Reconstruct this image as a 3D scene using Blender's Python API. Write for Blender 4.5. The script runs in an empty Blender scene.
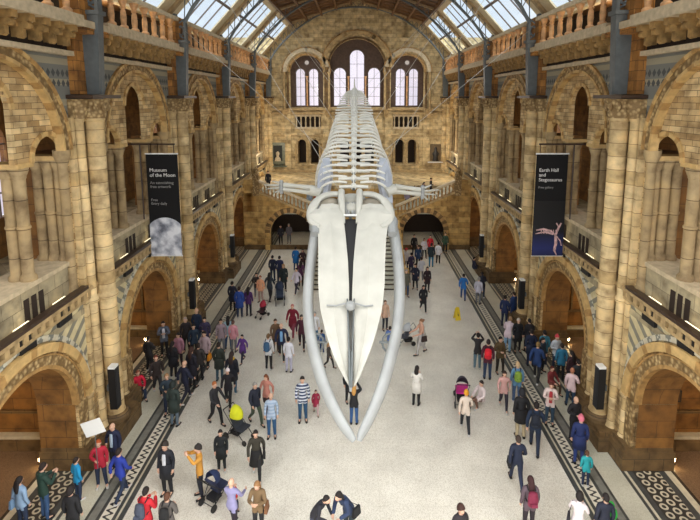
import bpy, bmesh, math, random
from mathutils import Vector, Matrix
R = math.radians; PI = math.pi
rnd = random.Random(7)
scn = bpy.context.scene
COL = scn.collection

# ------------------------------------------------------------------ camera numbers
CX, CY, FL, CAMZ, PITCH = 357.0, 165.0, 480.0, 11.5, R(8.0)
cp, sp = math.cos(PITCH), math.sin(PITCH)
def ray(x, y):
    u = (x - CX) / FL; v = (y - CY) / FL
    return u, cp - v * sp, -sp - v * cp
def ground(x, y, z=0.0):
    u, a, b = ray(x, y); t = (z - CAMZ) / b
    return (u * t, a * t, z)
def atY(x, y, Y):
    u, a, b = ray(x, y); t = Y / a
    return (u * t, Y, CAMZ + b * t)

# ------------------------------------------------------------------ materials
def lin(c):
    return tuple(((v / 255) / 12.92 if v / 255 <= .04045 else ((v / 255 + .055) / 1.055) ** 2.4) for v in c) + (1,)
MATS = {}
def plain(name, rgb, rough=.6, metal=0, emit=None, estr=1, noise=.12, scale=6):
    if name in MATS: return MATS[name]
    m = bpy.data.materials.new(name); m.use_nodes = True; MATS[name] = m
    nt = m.node_tree; b = nt.nodes['Principled BSDF']
    b.inputs['Roughness'].default_value = rough; b.inputs['Metallic'].default_value = metal
    if emit:
        b.inputs['Base Color'].default_value = lin(rgb)
        b.inputs['Emission Color'].default_value = lin(emit); b.inputs['Emission Strength'].default_value = estr
        return m
    c = lin(rgb)
    if noise:
        n = nt.nodes.new('ShaderNodeTexNoise'); n.inputs['Scale'].default_value = scale; n.inputs['Detail'].default_value = 4
        g = nt.nodes.new('ShaderNodeNewGeometry'); nt.links.new(g.outputs['Position'], n.inputs['Vector'])
        r = nt.nodes.new('ShaderNodeValToRGB')
        r.color_ramp.elements[0].position = .3; r.color_ramp.elements[1].position = .7
        r.color_ramp.elements[0].color = tuple(v * (1 - noise * 1.5) for v in c[:3]) + (1,)
        r.color_ramp.elements[1].color = tuple(min(1, v * (1 + noise)) for v in c[:3]) + (1,)
        nt.links.new(n.outputs['Fac'], r.inputs['Fac']); nt.links.new(r.outputs['Color'], b.inputs['Base Color'])
    else:
        b.inputs['Base Color'].default_value = c
    return m

class NT:
    def __init__(s, name, rough=.7):
        s.m = bpy.data.materials.new(name); s.m.use_nodes = True; MATS[name] = s.m
        s.t = s.m.node_tree; s.b = s.t.nodes['Principled BSDF']; s.b.inputs['Roughness'].default_value = rough
    def n(s, typ, **kw):
        o = s.t.nodes.new(typ)
        for k, v in kw.items(): setattr(o, k, v)
        return o
    def l(s, a, b): s.t.links.new(a, b)
    def math(s, op, a, b=None, c=None):
        o = s.n('ShaderNodeMath', operation=op)
        for i, x in enumerate((a, b, c)):
            if x is None: continue
            if isinstance(x, (int, float)): o.inputs[i].default_value = x
            else: s.l(x, o.inputs[i])
        return o.outputs[0]
    def pos(s):
        g = s.n('ShaderNodeNewGeometry'); x = s.n('ShaderNodeSeparateXYZ'); s.l(g.outputs['Position'], x.inputs[0]); return g, x
    def mix(s, f, a, b, mode='MIX'):
        o = s.n('ShaderNodeMix', data_type='RGBA', blend_type=mode)
        if isinstance(f, (int, float)): o.inputs[0].default_value = f
        else: s.l(f, o.inputs[0])
        for i, x in ((6, a), (7, b)):
            if isinstance(x, tuple): o.inputs[i].default_value = x
            else: s.l(x, o.inputs[i])
        return o.outputs[2]
    def ramp(s, f, stops):
        r = s.n('ShaderNodeValToRGB'); e = r.color_ramp.elements
        while len(e) < len(stops): e.new(.5)
        for q, (p, c) in zip(e, stops): q.position = p; q.color = c
        s.l(f, r.inputs['Fac']); return r.outputs['Color']

def stone(name, c1, c2, mortar, bw=.5, rh=.16, band=None, rough=.75, msize=.007, bump=.35):
    s = NT(name, rough); g, x = s.pos()
    u = s.math('ADD', x.outputs[0], x.outputs[1])
    cmb = s.n('ShaderNodeCombineXYZ'); s.l(u, cmb.inputs[0]); s.l(x.outputs[2], cmb.inputs[1])
    br = s.n('ShaderNodeTexBrick'); s.l(cmb.outputs[0], br.inputs['Vector'])
    br.inputs['Color1'].default_value = lin(c1); br.inputs['Color2'].default_value = lin(c2); br.inputs['Mortar'].default_value = lin(mortar)
    br.inputs['Scale'].default_value = 1; br.inputs['Brick Width'].default_value = bw; br.inputs['Row Height'].default_value = rh
    br.inputs['Mortar Size'].default_value = msize; br.inputs['Bias'].default_value = -.1
    no = s.n('ShaderNodeTexNoise'); s.l(g.outputs['Position'], no.inputs['Vector']); no.inputs['Scale'].default_value = 2.3; no.inputs['Detail'].default_value = 6
    shade = s.ramp(no.outputs['Fac'], [(.3, (.5, .45, .4, 1)), (.5, (.96, .95, .93, 1)), (.7, (1.3, 1.25, 1.15, 1))])
    col = s.mix(1.0, br.outputs['Color'], shade, 'MULTIPLY')
    if band:
        w = s.math('SINE', s.math('MULTIPLY', x.outputs[2], 2 * PI / band[1]))
        f = s.math('MULTIPLY', s.math('GREATER_THAN', w, band[2]), .75)
        col = s.mix(f, col, lin(band[0]))
    n2 = s.n('ShaderNodeTexNoise'); s.l(g.outputs['Position'], n2.inputs['Vector']); n2.inputs['Scale'].default_value = 14; n2.inputs['Detail'].default_value = 5
    bp = s.n('ShaderNodeBump'); bp.inputs['Strength'].default_value = bump; bp.inputs['Distance'].default_value = .04
    h = s.math('ADD', n2.outputs['Fac'], s.math('MULTIPLY', br.outputs['Fac'], -.9))
    s.l(h, bp.inputs['Height']); s.l(bp.outputs[0], s.b.inputs['Normal'])
    s.l(col, s.b.inputs['Base Color']); return s.m

M_WALL = stone('terracotta_wall', (214, 188, 140), (158, 126, 80), (96, 74, 46))
M_SHAFT = stone('banded_shaft', (212, 188, 142), (178, 150, 102), (138, 112, 74), bw=900, rh=.42, msize=.01)
M_SHAFT2 = stone('darker_shaft', (168, 146, 108), (140, 116, 78), (96, 76, 50), bw=900, rh=.8, msize=.012)  # darker copy of the shaft stone, used in the gallery
M_PILA = stone('ochre_pilaster', (176, 122, 58), (120, 80, 36), (70, 46, 24), bw=.34, rh=.3)
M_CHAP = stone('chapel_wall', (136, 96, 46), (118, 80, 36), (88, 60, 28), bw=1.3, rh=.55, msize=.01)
M_PLINTH = stone('dark_plinth', (116, 92, 58), (92, 72, 44), (52, 40, 26), bw=.9, rh=.4)
M_DADO = stone('grey_dado', (170, 158, 128), (142, 130, 104), (100, 90, 70), bw=.7, rh=.5)
M_FAR = stone('end_wall', (206, 186, 144), (172, 150, 108), (110, 90, 62), bw=.8, rh=.34)
M_STAIR = stone('stair_wall', (196, 162, 100), (160, 124, 68), (96, 70, 38), bw=.9, rh=.42)

def carved(name, c1, c2, sc=5, rough=.7, bump=.8):
    s = NT(name, rough); g, x = s.pos()
    v = s.n('ShaderNodeTexVoronoi'); s.l(g.outputs['Position'], v.inputs['Vector']); v.inputs['Scale'].default_value = sc
    col = s.ramp(v.outputs['Distance'], [(.1, lin(c1)), (.6, lin(c2))])
    bp = s.n('ShaderNodeBump'); bp.inputs['Strength'].default_value = bump; bp.inputs['Distance'].default_value = .06; bp.invert = True
    s.l(v.outputs['Distance'], bp.inputs['Height']); s.l(bp.outputs[0], s.b.inputs['Normal']); s.l(col, s.b.inputs['Base Color'])
    return s.m
M_CARVE = carved('carved_band', (196, 168, 118), (122, 96, 58), 7)
M_CARVED = carved('carved_capital', (192, 166, 118), (128, 102, 64), 8)
M_ARCH = plain('arch_moulding', (200, 166, 108), .6, noise=.15, scale=5)
M_ARCHB = plain('arch_moulding_brown', (172, 134, 80), .6, noise=.25, scale=5)
M_CORN = plain('cornice_stone', (176, 150, 106), .7, noise=.25, scale=4)
M_CORB = plain('corbel_stone', (164, 130, 78), .7, noise=.3, scale=5)
M_CAPST = plain('sill_stone', (196, 178, 146), .6, noise=.15)
M_BALUS = plain('orange_terracotta', (212, 162, 112), .6, noise=.25, scale=5)
M_DARK = plain('shade_brown', (44, 31, 21), .8)  # near-black brown: shade of recesses and galleries put into the colour
M_RAIL = plain('dark_rail', (62, 46, 36), .35, noise=.1)
M_STEEL = plain('blue_grey_steel', (94, 99, 99), .45, noise=.1)
M_CREAM = plain('cream_roof_paint', (214, 198, 164), .6, noise=.06)
M_BROWN = plain('brown_roof_timber', (112, 78, 44), .6, noise=.2)
M_BLACK = plain('black_casing', (22, 22, 24), .5, noise=0)
M_WHITE = plain('white_paint', (235, 235, 232), .5, noise=0)
M_MULL = plain('window_mullion', (104, 92, 86), .6, noise=.1)
M_TRACERY = plain('tracery', (78, 60, 50), .7, noise=.2)

def wave_panel():       # blue-grey spandrel with diagonal cream bands
    s = NT('banded_spandrel', .75); g, x = s.pos()
    a = s.math('ABSOLUTE', s.math('SUBTRACT', s.math('MODULO', s.math('SUBTRACT', x.outputs[1], 7.6), 7.6), 3.8))
    d = s.math('SUBTRACT', x.outputs[2], s.math('MULTIPLY', a, .75))
    w = s.math('SINE', s.math('MULTIPLY', d, 2 * PI / .5))
    no = s.n('ShaderNodeTexNoise'); s.l(g.outputs['Position'], no.inputs['Vector']); no.inputs['Scale'].default_value = 3
    col = s.mix(s.math('GREATER_THAN', w, -.25), lin((134, 130, 114)), lin((206, 192, 150)))
    col = s.mix(.5, col, s.ramp(no.outputs['Fac'], [(.3, (.6, .6, .6, 1)), (.7, (1.2, 1.2, 1.2, 1))]), 'MULTIPLY')
    s.l(col, s.b.inputs['Base Color']); return s.m
M_SPAN = wave_panel()
def slate_panel():      # slate frieze: courses of small diamonds between plain slate courses
    s = NT('slate_frieze', .8); g, x = s.pos()
    u = s.math('ADD', x.outputs[0], x.outputs[1])
    fu = s.math('ABSOLUTE', s.math('SUBTRACT', s.math('FRACT', s.math('MULTIPLY', u, 4.5)), .5))
    fv = s.math('ABSOLUTE', s.math('SUBTRACT', s.math('FRACT', s.math('MULTIPLY', x.outputs[2], 3.4)), .5))
    dm = s.math('LESS_THAN', s.math('ADD', fu, fv), .42)
    rowm = s.math('GREATER_THAN', s.math('SINE', s.math('MULTIPLY', x.outputs[2], 2 * PI / 1.18)), .1)
    f = s.math('MULTIPLY', dm, rowm)
    base = s.mix(s.math('GREATER_THAN', s.math('SINE', s.math('MULTIPLY', x.outputs[2], 2 * PI / .59)), .55), lin((122, 122, 114)), lin((158, 150, 126)))
    s.l(s.mix(f, base, lin((78, 80, 78))), s.b.inputs['Base Color']); return s.m
M_SLATE = slate_panel()
def chevron():
    s = NT('chevron_ring', .7); g, x = s.pos()
    v = s.n('ShaderNodeTexVoronoi'); s.l(g.outputs['Position'], v.inputs['Vector']); v.inputs['Scale'].default_value = 8
    s.l(s.ramp(v.outputs['Distance'], [(.35, lin((196, 194, 176))), (.5, lin((122, 122, 112)))]), s.b.inputs['Base Color']); return s.m
M_CHEV = chevron()
def terrazzo(name, c, sp_, slab=True, rough=.35, k=240):
    s = NT(name, rough); g, x = s.pos()
    v = s.n('ShaderNodeTexVoronoi'); s.l(g.outputs['Position'], v.inputs['Vector']); v.inputs['Scale'].default_value = k / 4
    n = s.n('ShaderNodeTexNoise'); s.l(g.outputs['Position'], n.inputs['Vector']); n.inputs['Scale'].default_value = .9; n.inputs['Detail'].default_value = 7
    sh = s.ramp(n.outputs['Fac'], [(.3, (.86, .85, .83, 1)), (.7, (1.06, 1.06, 1.05, 1))])
    bw = s.n('ShaderNodeRGBToBW'); s.l(v.outputs['Color'], bw.inputs[0])
    col = s.mix(s.math('GREATER_THAN', bw.outputs[0], .62), lin(c), lin(sp_))
    col = s.mix(1., col, sh, 'MULTIPLY')
    if slab:
        fx = s.math('ABSOLUTE', s.math('SUBTRACT', s.math('FRACT', s.math('MULTIPLY', s.math('ADD', x.outputs[0], .7), 1 / 1.35)), .5))
        fy = s.math('ABSOLUTE', s.math('SUBTRACT', s.math('FRACT', s.math('MULTIPLY', x.outputs[1], 1 / 1.35)), .5))
        f = s.math('GREATER_THAN', s.math('MAXIMUM', fx, fy), .492)
        col = s.mix(s.math('MULTIPLY', f, .14), col, lin((168, 158, 138)))
    s.l(col, s.b.inputs['Base Color']); return s.m
M_FLOOR = terrazzo('pale_terrazzo', (232, 227, 215), (208, 201, 186))
M_MARB = terrazzo('white_marble_strip', (208, 206, 188), (194, 190, 170), False)
M_CHFL = terrazzo('chapel_floor', (126, 102, 78), (100, 78, 58), False, .3)
M_GREYB = plain('grey_marble_line', (74, 76, 74), .35, noise=.15)
M_PALEB = plain('pale_line', (200, 192, 168), .4, noise=.1)
def rings(name, k, r0, r1, fg, bg, stag=True):
    s = NT(name, .4); g, x = s.pos()
    a = s.math('MULTIPLY', x.outputs[1], k); b = s.math('MULTIPLY', s.math('ABSOLUTE', x.outputs[0]), k)
    fu = s.math('SUBTRACT', s.math('FRACT', s.math('ADD', a, s.math('MULTIPLY', s.math('FLOOR', b), .5) if stag else 0.0)), .5)
    fv = s.math('SUBTRACT', s.math('FRACT', b), .5)
    d = s.math('SQRT', s.math('ADD', s.math('MULTIPLY', fu, fu), s.math('MULTIPLY', fv, fv)))
    f = s.math('MULTIPLY', s.math('GREATER_THAN', d, r0), s.math('LESS_THAN', d, r1))
    s.l(s.mix(f, lin(bg), lin(fg)), s.b.inputs['Base Color']); return s.m
M_HEX = rings('ring_mosaic', 3.5, .2, .4, (196, 188, 164), (56, 54, 50))
def wavem():
    s = NT('wave_mosaic', .4); g, x = s.pos()
    z = s.math('SINE', s.math('MULTIPLY', x.outputs[1], 2 * PI / .21))
    b = s.math('SUBTRACT', s.math('ABSOLUTE', x.outputs[0]), 6.93)
    d = s.math('ABSOLUTE', s.math('SUBTRACT', b, s.math('MULTIPLY', z, .08)))
    f = s.math('LESS_THAN', d, .05)
    s.l(s.mix(f, lin((222, 216, 198)), lin((50, 50, 50))), s.b.inputs['Base Color']); return s.m
M_WAVE = wavem()
def glassm(name, tint, gl=.06):
    m = bpy.data.materials.new(name); m.use_nodes = True; MATS[name] = m; t = m.node_tree; t.nodes.clear()
    o = t.nodes.new('ShaderNodeOutputMaterial'); mx = t.nodes.new('ShaderNodeMixShader'); a = t.nodes.new('ShaderNodeBsdfTransparent'); b = t.nodes.new('ShaderNodeBsdfGlossy')
    a.inputs[0].default_value = tint; mx.inputs[0].default_value = gl; b.inputs['Roughness'].default_value = .1
    t.links.new(a.outputs[0], mx.inputs[1]); t.links.new(b.outputs[0], mx.inputs[2]); t.links.new(mx.outputs[0], o.inputs[0]); return m
M_GLASS = glassm('roof_glass', (.86, .92, .97, 1))
M_WGLASS = glassm('window_glass', (.93, .88, .92, 1))
M_BONE = plain('pale_bone', (186, 184, 173), .6, noise=.07, scale=2.2)
M_BONE2 = plain('bright_bone', (218, 216, 206), .55, noise=.07, scale=2.2)
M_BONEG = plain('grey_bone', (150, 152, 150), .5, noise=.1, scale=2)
M_BONEB = plain('bluish_bone', (166, 170, 178), .5, noise=.12, scale=3)
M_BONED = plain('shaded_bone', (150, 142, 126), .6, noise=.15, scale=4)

# ------------------------------------------------------------------ mesh builder
class MB:
    def __init__(s, T=None): s.v = []; s.f = []; s.m = []; s.s = []; s.T = T
    def add(s, vs, fs, mat=0, smooth=False):
        n = len(s.v); s.v += [tuple(p) for p in vs]
        for f in fs: s.f.append(tuple(i + n for i in f)); s.m.append(mat); s.s.append(smooth)
    def box(s, a0, a1, b0, b1, c0, c1, mat=0):
        s.hexa([(a0, b0, c0), (a1, b0, c0), (a1, b1, c0), (a0, b1, c0), (a0, b0, c1), (a1, b0, c1), (a1, b1, c1), (a0, b1, c1)], mat)
    def hexa(s, p, mat=0):
        s.add(p, [(3, 2, 1, 0), (4, 5, 6, 7), (0, 1, 5, 4), (1, 2, 6, 5), (2, 3, 7, 6), (3, 0, 4, 7)], mat)
    def lathe(s, cx, cy, prof, n=12, mat=0, smooth=True, a0=0, sx=1, sy=1):
        vs = []; k = len(prof)
        for i in range(n):
            a = a0 + 2 * PI * i / n
            for r, z in prof: vs.append((cx + r * sx * math.cos(a), cy + r * sy * math.sin(a), z))
        fs = []
        for i in range(n):
            j = (i + 1) % n
            for q in range(k - 1): fs.append((i * k + q, j * k + q, j * k + q + 1, i * k + q + 1))
        s.add(vs, fs, mat, smooth)
        s.add([vs[i * k] for i in range(n)], [tuple(range(n))[::-1]], mat); s.add([vs[i * k + k - 1] for i in range(n)], [tuple(range(n))], mat)
    def tube(s, pts, rad, n=8, mat=0, smooth=True, flat=1.0):
        pts = [Vector(p) for p in pts]
        if not isinstance(rad, (list, tuple)): rad = [rad] * len(pts)
        vs = []; N = len(pts); up = Vector((0, 0, 1))
        for i, p in enumerate(pts):
            t = (pts[min(i + 1, N - 1)] - pts[max(i - 1, 0)]).normalized()
            u = up if abs(t.dot(up)) < .95 else Vector((0, 1, 0))
            a = t.cross(u).normalized(); b = a.cross(t).normalized()
            for k in range(n):
                q = 2 * PI * k / n; vs.append(p + a * math.cos(q) * rad[i] + b * math.sin(q) * rad[i] * flat)
        fs = [(i * n + k, i * n + (k + 1) % n, (i + 1) * n + (k + 1) % n, (i + 1) * n + k) for i in range(N - 1) for k in range(n)]
        s.add(vs, fs, mat, smooth); s.add(vs[:n], [tuple(range(n))[::-1]], mat); s.add(vs[-n:], [tuple(range(n))], mat)
    def ring(s, uc, vc, r0, r1, w0, w1, a0=0, a1=180, n=24, mats=(0,)):
        for i in range(n):
            q = [R(a0 + (a1 - a0) * (i + j) / n) for j in (0, 1)]
            P = [(uc + r * math.cos(a), w, vc + r * math.sin(a)) for w in (w0, w1) for r, a in ((r0, q[0]), (r1, q[0]), (r1, q[1]), (r0, q[1]))]
            s.hexa(P, mats[i % len(mats)])
    def panel(s, u0, u1, v0, v1, w0, w1, ops=(), mat=0, n=16, smat=None):
        """wall slab with arched openings ops = (uc, r, vspring, vbottom)"""
        smat = mat if smat is None else smat
        ops = sorted(ops); cur = u0
        for uc, r, vs_, vb in ops:
            if uc - r > cur: s.box(cur, uc - r, w0, w1, v0, v1, mat)
            if vb > v0: s.box(uc - r, uc + r, w0, w1, v0, vb, mat)
            for i in range(n):
                a, b = PI - PI * i / n, PI - PI * (i + 1) / n
                p = [(uc + r * math.cos(t), vs_ + r * math.sin(t)) for t in (a, b)]
                q = [(p[0][0], w, p[0][1]) for w in (w0, w1)] + [(p[1][0], w, p[1][1]) for w in (w0, w1)]
                t = [(p[0][0], w, v1) for w in (w0, w1)] + [(p[1][0], w, v1) for w in (w0, w1)]
                s.add(q + t, [(0, 2, 6, 4), (1, 5, 7, 3), (4, 6, 7, 5)], mat); s.add(q, [(0, 1, 3, 2)], smat, True)
            for e in (-1, 1):
                x = uc + e * (r - .004); s.add([(x, w0, vb), (x, w1, vb), (x, w1, vs_), (x, w0, vs_)], [(0, 1, 2, 3)], smat)
            cur = uc + r
        if cur < u1: s.box(cur, u1, w0, w1, v0, v1, mat)
    def build(s, name, mats, parent=None, loc=None, recalc=True):
        me = bpy.data.meshes.new(name); T = s.T or (lambda p: p)
        me.from_pydata([T(p) for p in s.v], [], s.f)
        for m in (mats if isinstance(mats, (list, tuple)) else [mats]): me.materials.append(m)
        me.polygons.foreach_set('material_index', s.m); me.polygons.foreach_set('use_smooth', s.s)
        if recalc:
            bm = bmesh.new(); bm.from_mesh(me); bmesh.ops.remove_doubles(bm, verts=bm.verts, dist=1e-5)
            bmesh.ops.recalc_face_normals(bm, faces=bm.faces); bm.to_mesh(me); bm.free()
            if any(s.s): me.set_sharp_from_angle(angle=R(38))
        o = bpy.data.objects.new(name, me); COL.objects.link(o)
        if parent: o.parent = parent
        if loc: o.location = loc
        return o
def tag(o, label=None, cat=None, group=None, kind=None):
    if label: o['label'] = label
    if cat: o['category'] = cat
    if group: o['group'] = group
    if kind: o['kind'] = kind
    return o
def empty(name, loc=(0, 0, 0), rz=0, parent=None):
    o = bpy.data.objects.new(name, None); COL.objects.link(o); o.location = loc; o.rotation_euler = (0, 0, rz); o.empty_display_size = .2
    if parent: o.parent = parent
    return o
def copy_tree(o, parent=None):
    c = o.copy(); COL.objects.link(c); c.parent = parent
    for ch in list(o.children): copy_tree(ch, c)
    return c
def place(root, loc, rz=0):
    root.location = loc; root.rotation_euler = (0, 0, rz); return root

W = 8.5; BAYL = 7.6; BAYS = [11.4 + 7.6 * k for k in range(5)]; PIERS = [7.6 + 7.6 * k for k in range(6)]; YEND = 45.6
ORD = ['nearest', 'second', 'third', 'fourth', 'fifth', 'farthest']
# local frame: a = along the wall, b = out from the nave, c = up.  b=0 is the nave face.  right side: world = (W+b, a, c)
TR = lambda p: (W + p[1], p[0], p[2])
# ================================================================== side walls
wall = {}
for side in ('right', 'left'):
    wall[side] = tag(empty('wall_' + side), kind='structure')
def side_place(root, side, yc):
    # the right-hand set is turned half round for the left wall (each bay is symmetric)
    place(root, (0, yc, 0), 0 if side == 'right' else PI)
ZS, RI = 2.2, 2.12
def make_bay(k):
    m = MB(TR)      # main masonry: 0 wall, 1 spandrel, 2 slate, 3 dark, 4 chapel, 5 dado
    H2 = 3.8
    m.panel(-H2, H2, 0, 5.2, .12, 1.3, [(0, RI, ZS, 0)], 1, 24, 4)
    for e in (-1, 1):   # stone jambs beside the arch, below the springing
        m.box(min(e * RI, e * H2), max(e * RI, e * H2), 0.02, .14, 0, ZS - .1, 0)
    # gallery storey: deck, dado, recessed sub-arcade, outer plane with the big blind arch
    m.box(-H2, H2, .1, 6.1, 4.75, 4.95, 5)
    m.box(-H2, H2, .28, .7, 4.95, 6.45, 5)
    m.panel(-H2, H2, 9.78, 12.9, .26, .4, [(-2.12, .68, 9.79, 9.78), (0, .76, 11.2, 9.78), (2.12, .68, 9.79, 9.78)], 0, 14, 0)
    for e in (-1, 1): m.box(min(e * 3.05, e * H2), max(e * 3.05, e * H2), .26, 1.9, 6.5, 9.78, 4)  # browner stone on these jambs stands for the shade between the shafts
    m.panel(-H2, H2, 9.95, 12.95, .12, .26, [(0, 2.62, 9.96, 9.95)], 2, 28, 0)
    for e in (-1, 1): m.box(min(e * 2.85, e * H2), max(e * 2.85, e * H2), .2, .6, 4.95, 9.95, 0)
    # aisle shell: outer wall with a window, ceiling; chapel walls and ceiling
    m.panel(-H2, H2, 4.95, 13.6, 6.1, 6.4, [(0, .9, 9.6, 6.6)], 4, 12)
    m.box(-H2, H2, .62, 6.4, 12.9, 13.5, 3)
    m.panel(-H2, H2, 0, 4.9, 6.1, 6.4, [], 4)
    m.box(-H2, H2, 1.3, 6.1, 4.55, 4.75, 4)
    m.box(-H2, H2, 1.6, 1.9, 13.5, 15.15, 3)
    root = m.build('arcade_bay', [M_WALL, M_SPAN, M_SLATE, M_DARK, M_CHAP, M_DADO])
    # archivolts
    a = MB(TR); a.ring(0, ZS, 2.55, 2.8, -.06, .16, n=36, mats=(0, 0, 0, 0, 1)); a.ring(0, ZS, RI - .02, 2.2, .02, .2, n=36, mats=(1,)); a.ring(0, ZS, 2.46, 2.5, .0, .2, n=36, mats=(1,))
    a.build('arch_moulding', [M_ARCH, M_ARCHB], root)
    a = MB(TR); a.ring(0, ZS, 2.2, 2.55, .03, .2, n=36); a.build('carved_arch_band', M_CARVE, root)
    a = MB(TR); a.ring(0, ZS, 2.84, 3.0, .06, .16, n=40, mats=(0, 1)); a.build('chevron_ring', [M_PALEB, M_CHEV], root)
    a = MB(TR); a.ring(0, 9.96, 2.5, 2.6, .02, .27, n=32, mats=(0, 0, 1)); a.ring(0, 9.96, 2.84, 2.95, .02, .2, n=32, mats=(1, 1, 0)); a.build('blind_arch_moulding', [M_ARCH, M_ARCHB], root)
    a = MB(TR); a.ring(0, 9.96, 2.6, 2.84, .06, .2, n=32); a.build('carved_blind_arch', M_CARVE, root)
    for uc, r, zs in ((-2.12, .68, 9.75), (0, .76, 11.2), (2.12, .68, 9.75)):
        a = MB(TR); a.ring(uc, zs, r, r + .13, .2, .38, n=16, mats=(0, 0, 1)); a.build('light_arch', [M_ARCH, M_ARCHB], root)
    # jamb piers of the ground arch with stepped bases
    for e in (-1, 1):
        a = MB(TR); a.box(min(e * 2.05, e * 2.95), max(e * 2.05, e * 2.95), -.28, 1.35, 0, .62); a.box(min(e * 2.1, e * 2.9), max(e * 2.1, e * 2.9), -.18, 1.3, .62, .74)
        a.build('jamb_base', M_PLINTH, root)
        a = MB(TR); a.box(min(e * 2.12, e * 2.5), max(e * 2.12, e * 2.5), -.04, .2, .74, ZS); a.build('carved_jamb', M_CARVE, root)
        for b in (.05,):
            a = MB(TR); a.lathe(e * 2.68, b, [(.17, .74), (.13, .85), (.13, 2.0), (.2, 2.2)], 10); a.build('jamb_shaft', M_SHAFT, root)
    # parapet: frieze with dentils, coping and dark rail
    a = MB(TR); a.box(-H2, H2, .0, .42, 5.15, 5.24, 0); a.box(-H2, H2, .1, .36, 5.24, 5.46, 1); a.box(-H2, H2, -.08, .45, 5.46, 5.58, 0)
    for i in range(22):
        u = -3.55 + i * 7.1 / 21; a.box(u - .09, u + .09, -.02, .14, 5.24, 5.46, 0)
    a.build('dentil_frieze', [M_CORN, M_DARK], root)
    a = MB(TR); a.box(-2.95, 2.95, -.1, .12, 5.58, 5.68); a.build('dark_coping', M_RAIL, root)
    # dado cap and small blind openings
    a = MB(TR); a.box(-2.95, 2.95, .22, 1.4, 6.45, 6.58); a.build('dado_cap', M_CAPST, root)
    for uc in (-1.3, -1.0, -.7, .7, 1.0, 1.3):
        a = MB(TR); a.panel(uc - .1, uc + .1, 5.55, 6.2, .265, .28, [], 0); a.build('dado_slot_shade', M_DARK, root)
    # shafts of the gallery arcade, three deep at each support
    for uc in (-2.88, -1.12, 1.12, 2.88):
        for b in ((.44, .76, 1.08) if abs(uc) > 2 else (.44, .75)):
            du = 0 if abs(uc) < 2 else (.06 if uc < 0 else -.06)
            a = MB(TR); a.lathe(uc + du, b, [(.21, 6.58), (.21, 6.68), (.15, 6.76), (.15, 8.0), (.175, 8.02), (.175, 8.08), (.15, 8.1), (.15, 9.36), (.17, 9.38), (.17, 9.42), (.24, 9.6), (.24, 9.67)], 12)
            a.build('arcade_shaft', M_SHAFT2, root)
        a = MB(TR); a.box(uc - .3, uc + .3, .22, 1.28, 9.66, 9.79); a.build('impost', M_ARCH, root)
    for e in (-1, 1):
        a = MB(TR); a.lathe(e * 2.72, .25, [(.2, 5.6), (.14, 5.8), (.14, 9.5), (.24, 9.8), (.24, 9.96)], 10); a.build('blind_arch_shaft', M_SHAFT2, root)
    # corbel table and cornice
    a = MB(TR); a.box(-H2, H2, -.1, .3, 12.72, 12.86); a.box(-H2, H2, -.1, 1.9, 13.42, 13.56); a.box(-H2, H2, -.54, 1.9, 13.56, 13.76)
    a.build('cornice', M_CAPST, root)
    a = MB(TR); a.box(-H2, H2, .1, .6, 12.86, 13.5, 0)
    for i in range(10):
        u = -2.79 + i * .62
        a.box(u - .11, u + .11, -.42, .1, 13.38, 13.56, 1)
        a.box(u - .07, u + .07, -.2, .1, 13.0, 13.42, 1); a.tube([(u - .08, -.1, 13.04), (u + .08, -.1, 13.04)], .08, 9, 1)
        a.tube([(u - .09, -.27, 13.3), (u + .09, -.27, 13.3)], .1, 9, 1)
        if i < 9: a.ring(u + .31, 13.24, .17, .23, -.1, .1, n=8, mats=(2,))
    a.build('corbel_table', [M_DARK, M_CORB, M_ARCHB], root)
    # window of the aisle
    g = MB(TR); g.box(-.85, .85, 6.2, 6.22, 6.7, 10.4); p = g.build('window_pane', M_WGLASS, root)
    g = MB(TR)
    for u in (-.3, .3): g.box(u - .04, u + .04, 6.15, 6.25, 6.6, 10.4)
    for v in (7.6, 8.6, 9.6): g.box(-.88, .88, 6.15, 6.25, v - .03, v + .03)
    g.build('window_bars', M_MULL, root)
    return root
def make_chapel_side():   # cross wall of the chapels, centred on a pier line
    a = MB(TR); a.box(-.55, .55, 1.3, 6.1, 0, 4.6, 0)
    for e in (-1, 1):
        f = e * .55
        def bx(u, b0, b1, c0, c1, m): a.box(min(f, f + e * u), max(f, f + e * u), b0, b1, c0, c1, m)
        bx(.35, 1.5, 6.0, 0, .32, 1); bx(.22, 1.5, 6.0, .32, .42, 2); bx(.08, 1.5, 6.0, 1.15, 1.25, 1)
        bx(.07, 1.9, 2.0, 1.25, 3.6, 1); bx(.07, 5.2, 5.3, 1.25, 3.6, 1); bx(.08, 1.5, 6.0, 3.6, 3.72, 1)
    return a.build('chapel_cross_wall', [M_CHAP, M_PLINTH, M_PALEB])
bay0 = make_bay(0); cross0 = make_chapel_side()
for side in ('right', 'left'):
    for k, yc in enumerate(BAYS):
        b = bay0 if (side == 'right' and k == 0) else copy_tree(bay0)
        b.parent = wall[side]; side_place(b, side, yc)
    for k, yc in enumerate(PIERS):
        b = cross0 if (side == 'right' and k == 0) else copy_tree(cross0)
        b.parent = wall[side]; side_place(b, side, yc)

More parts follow.
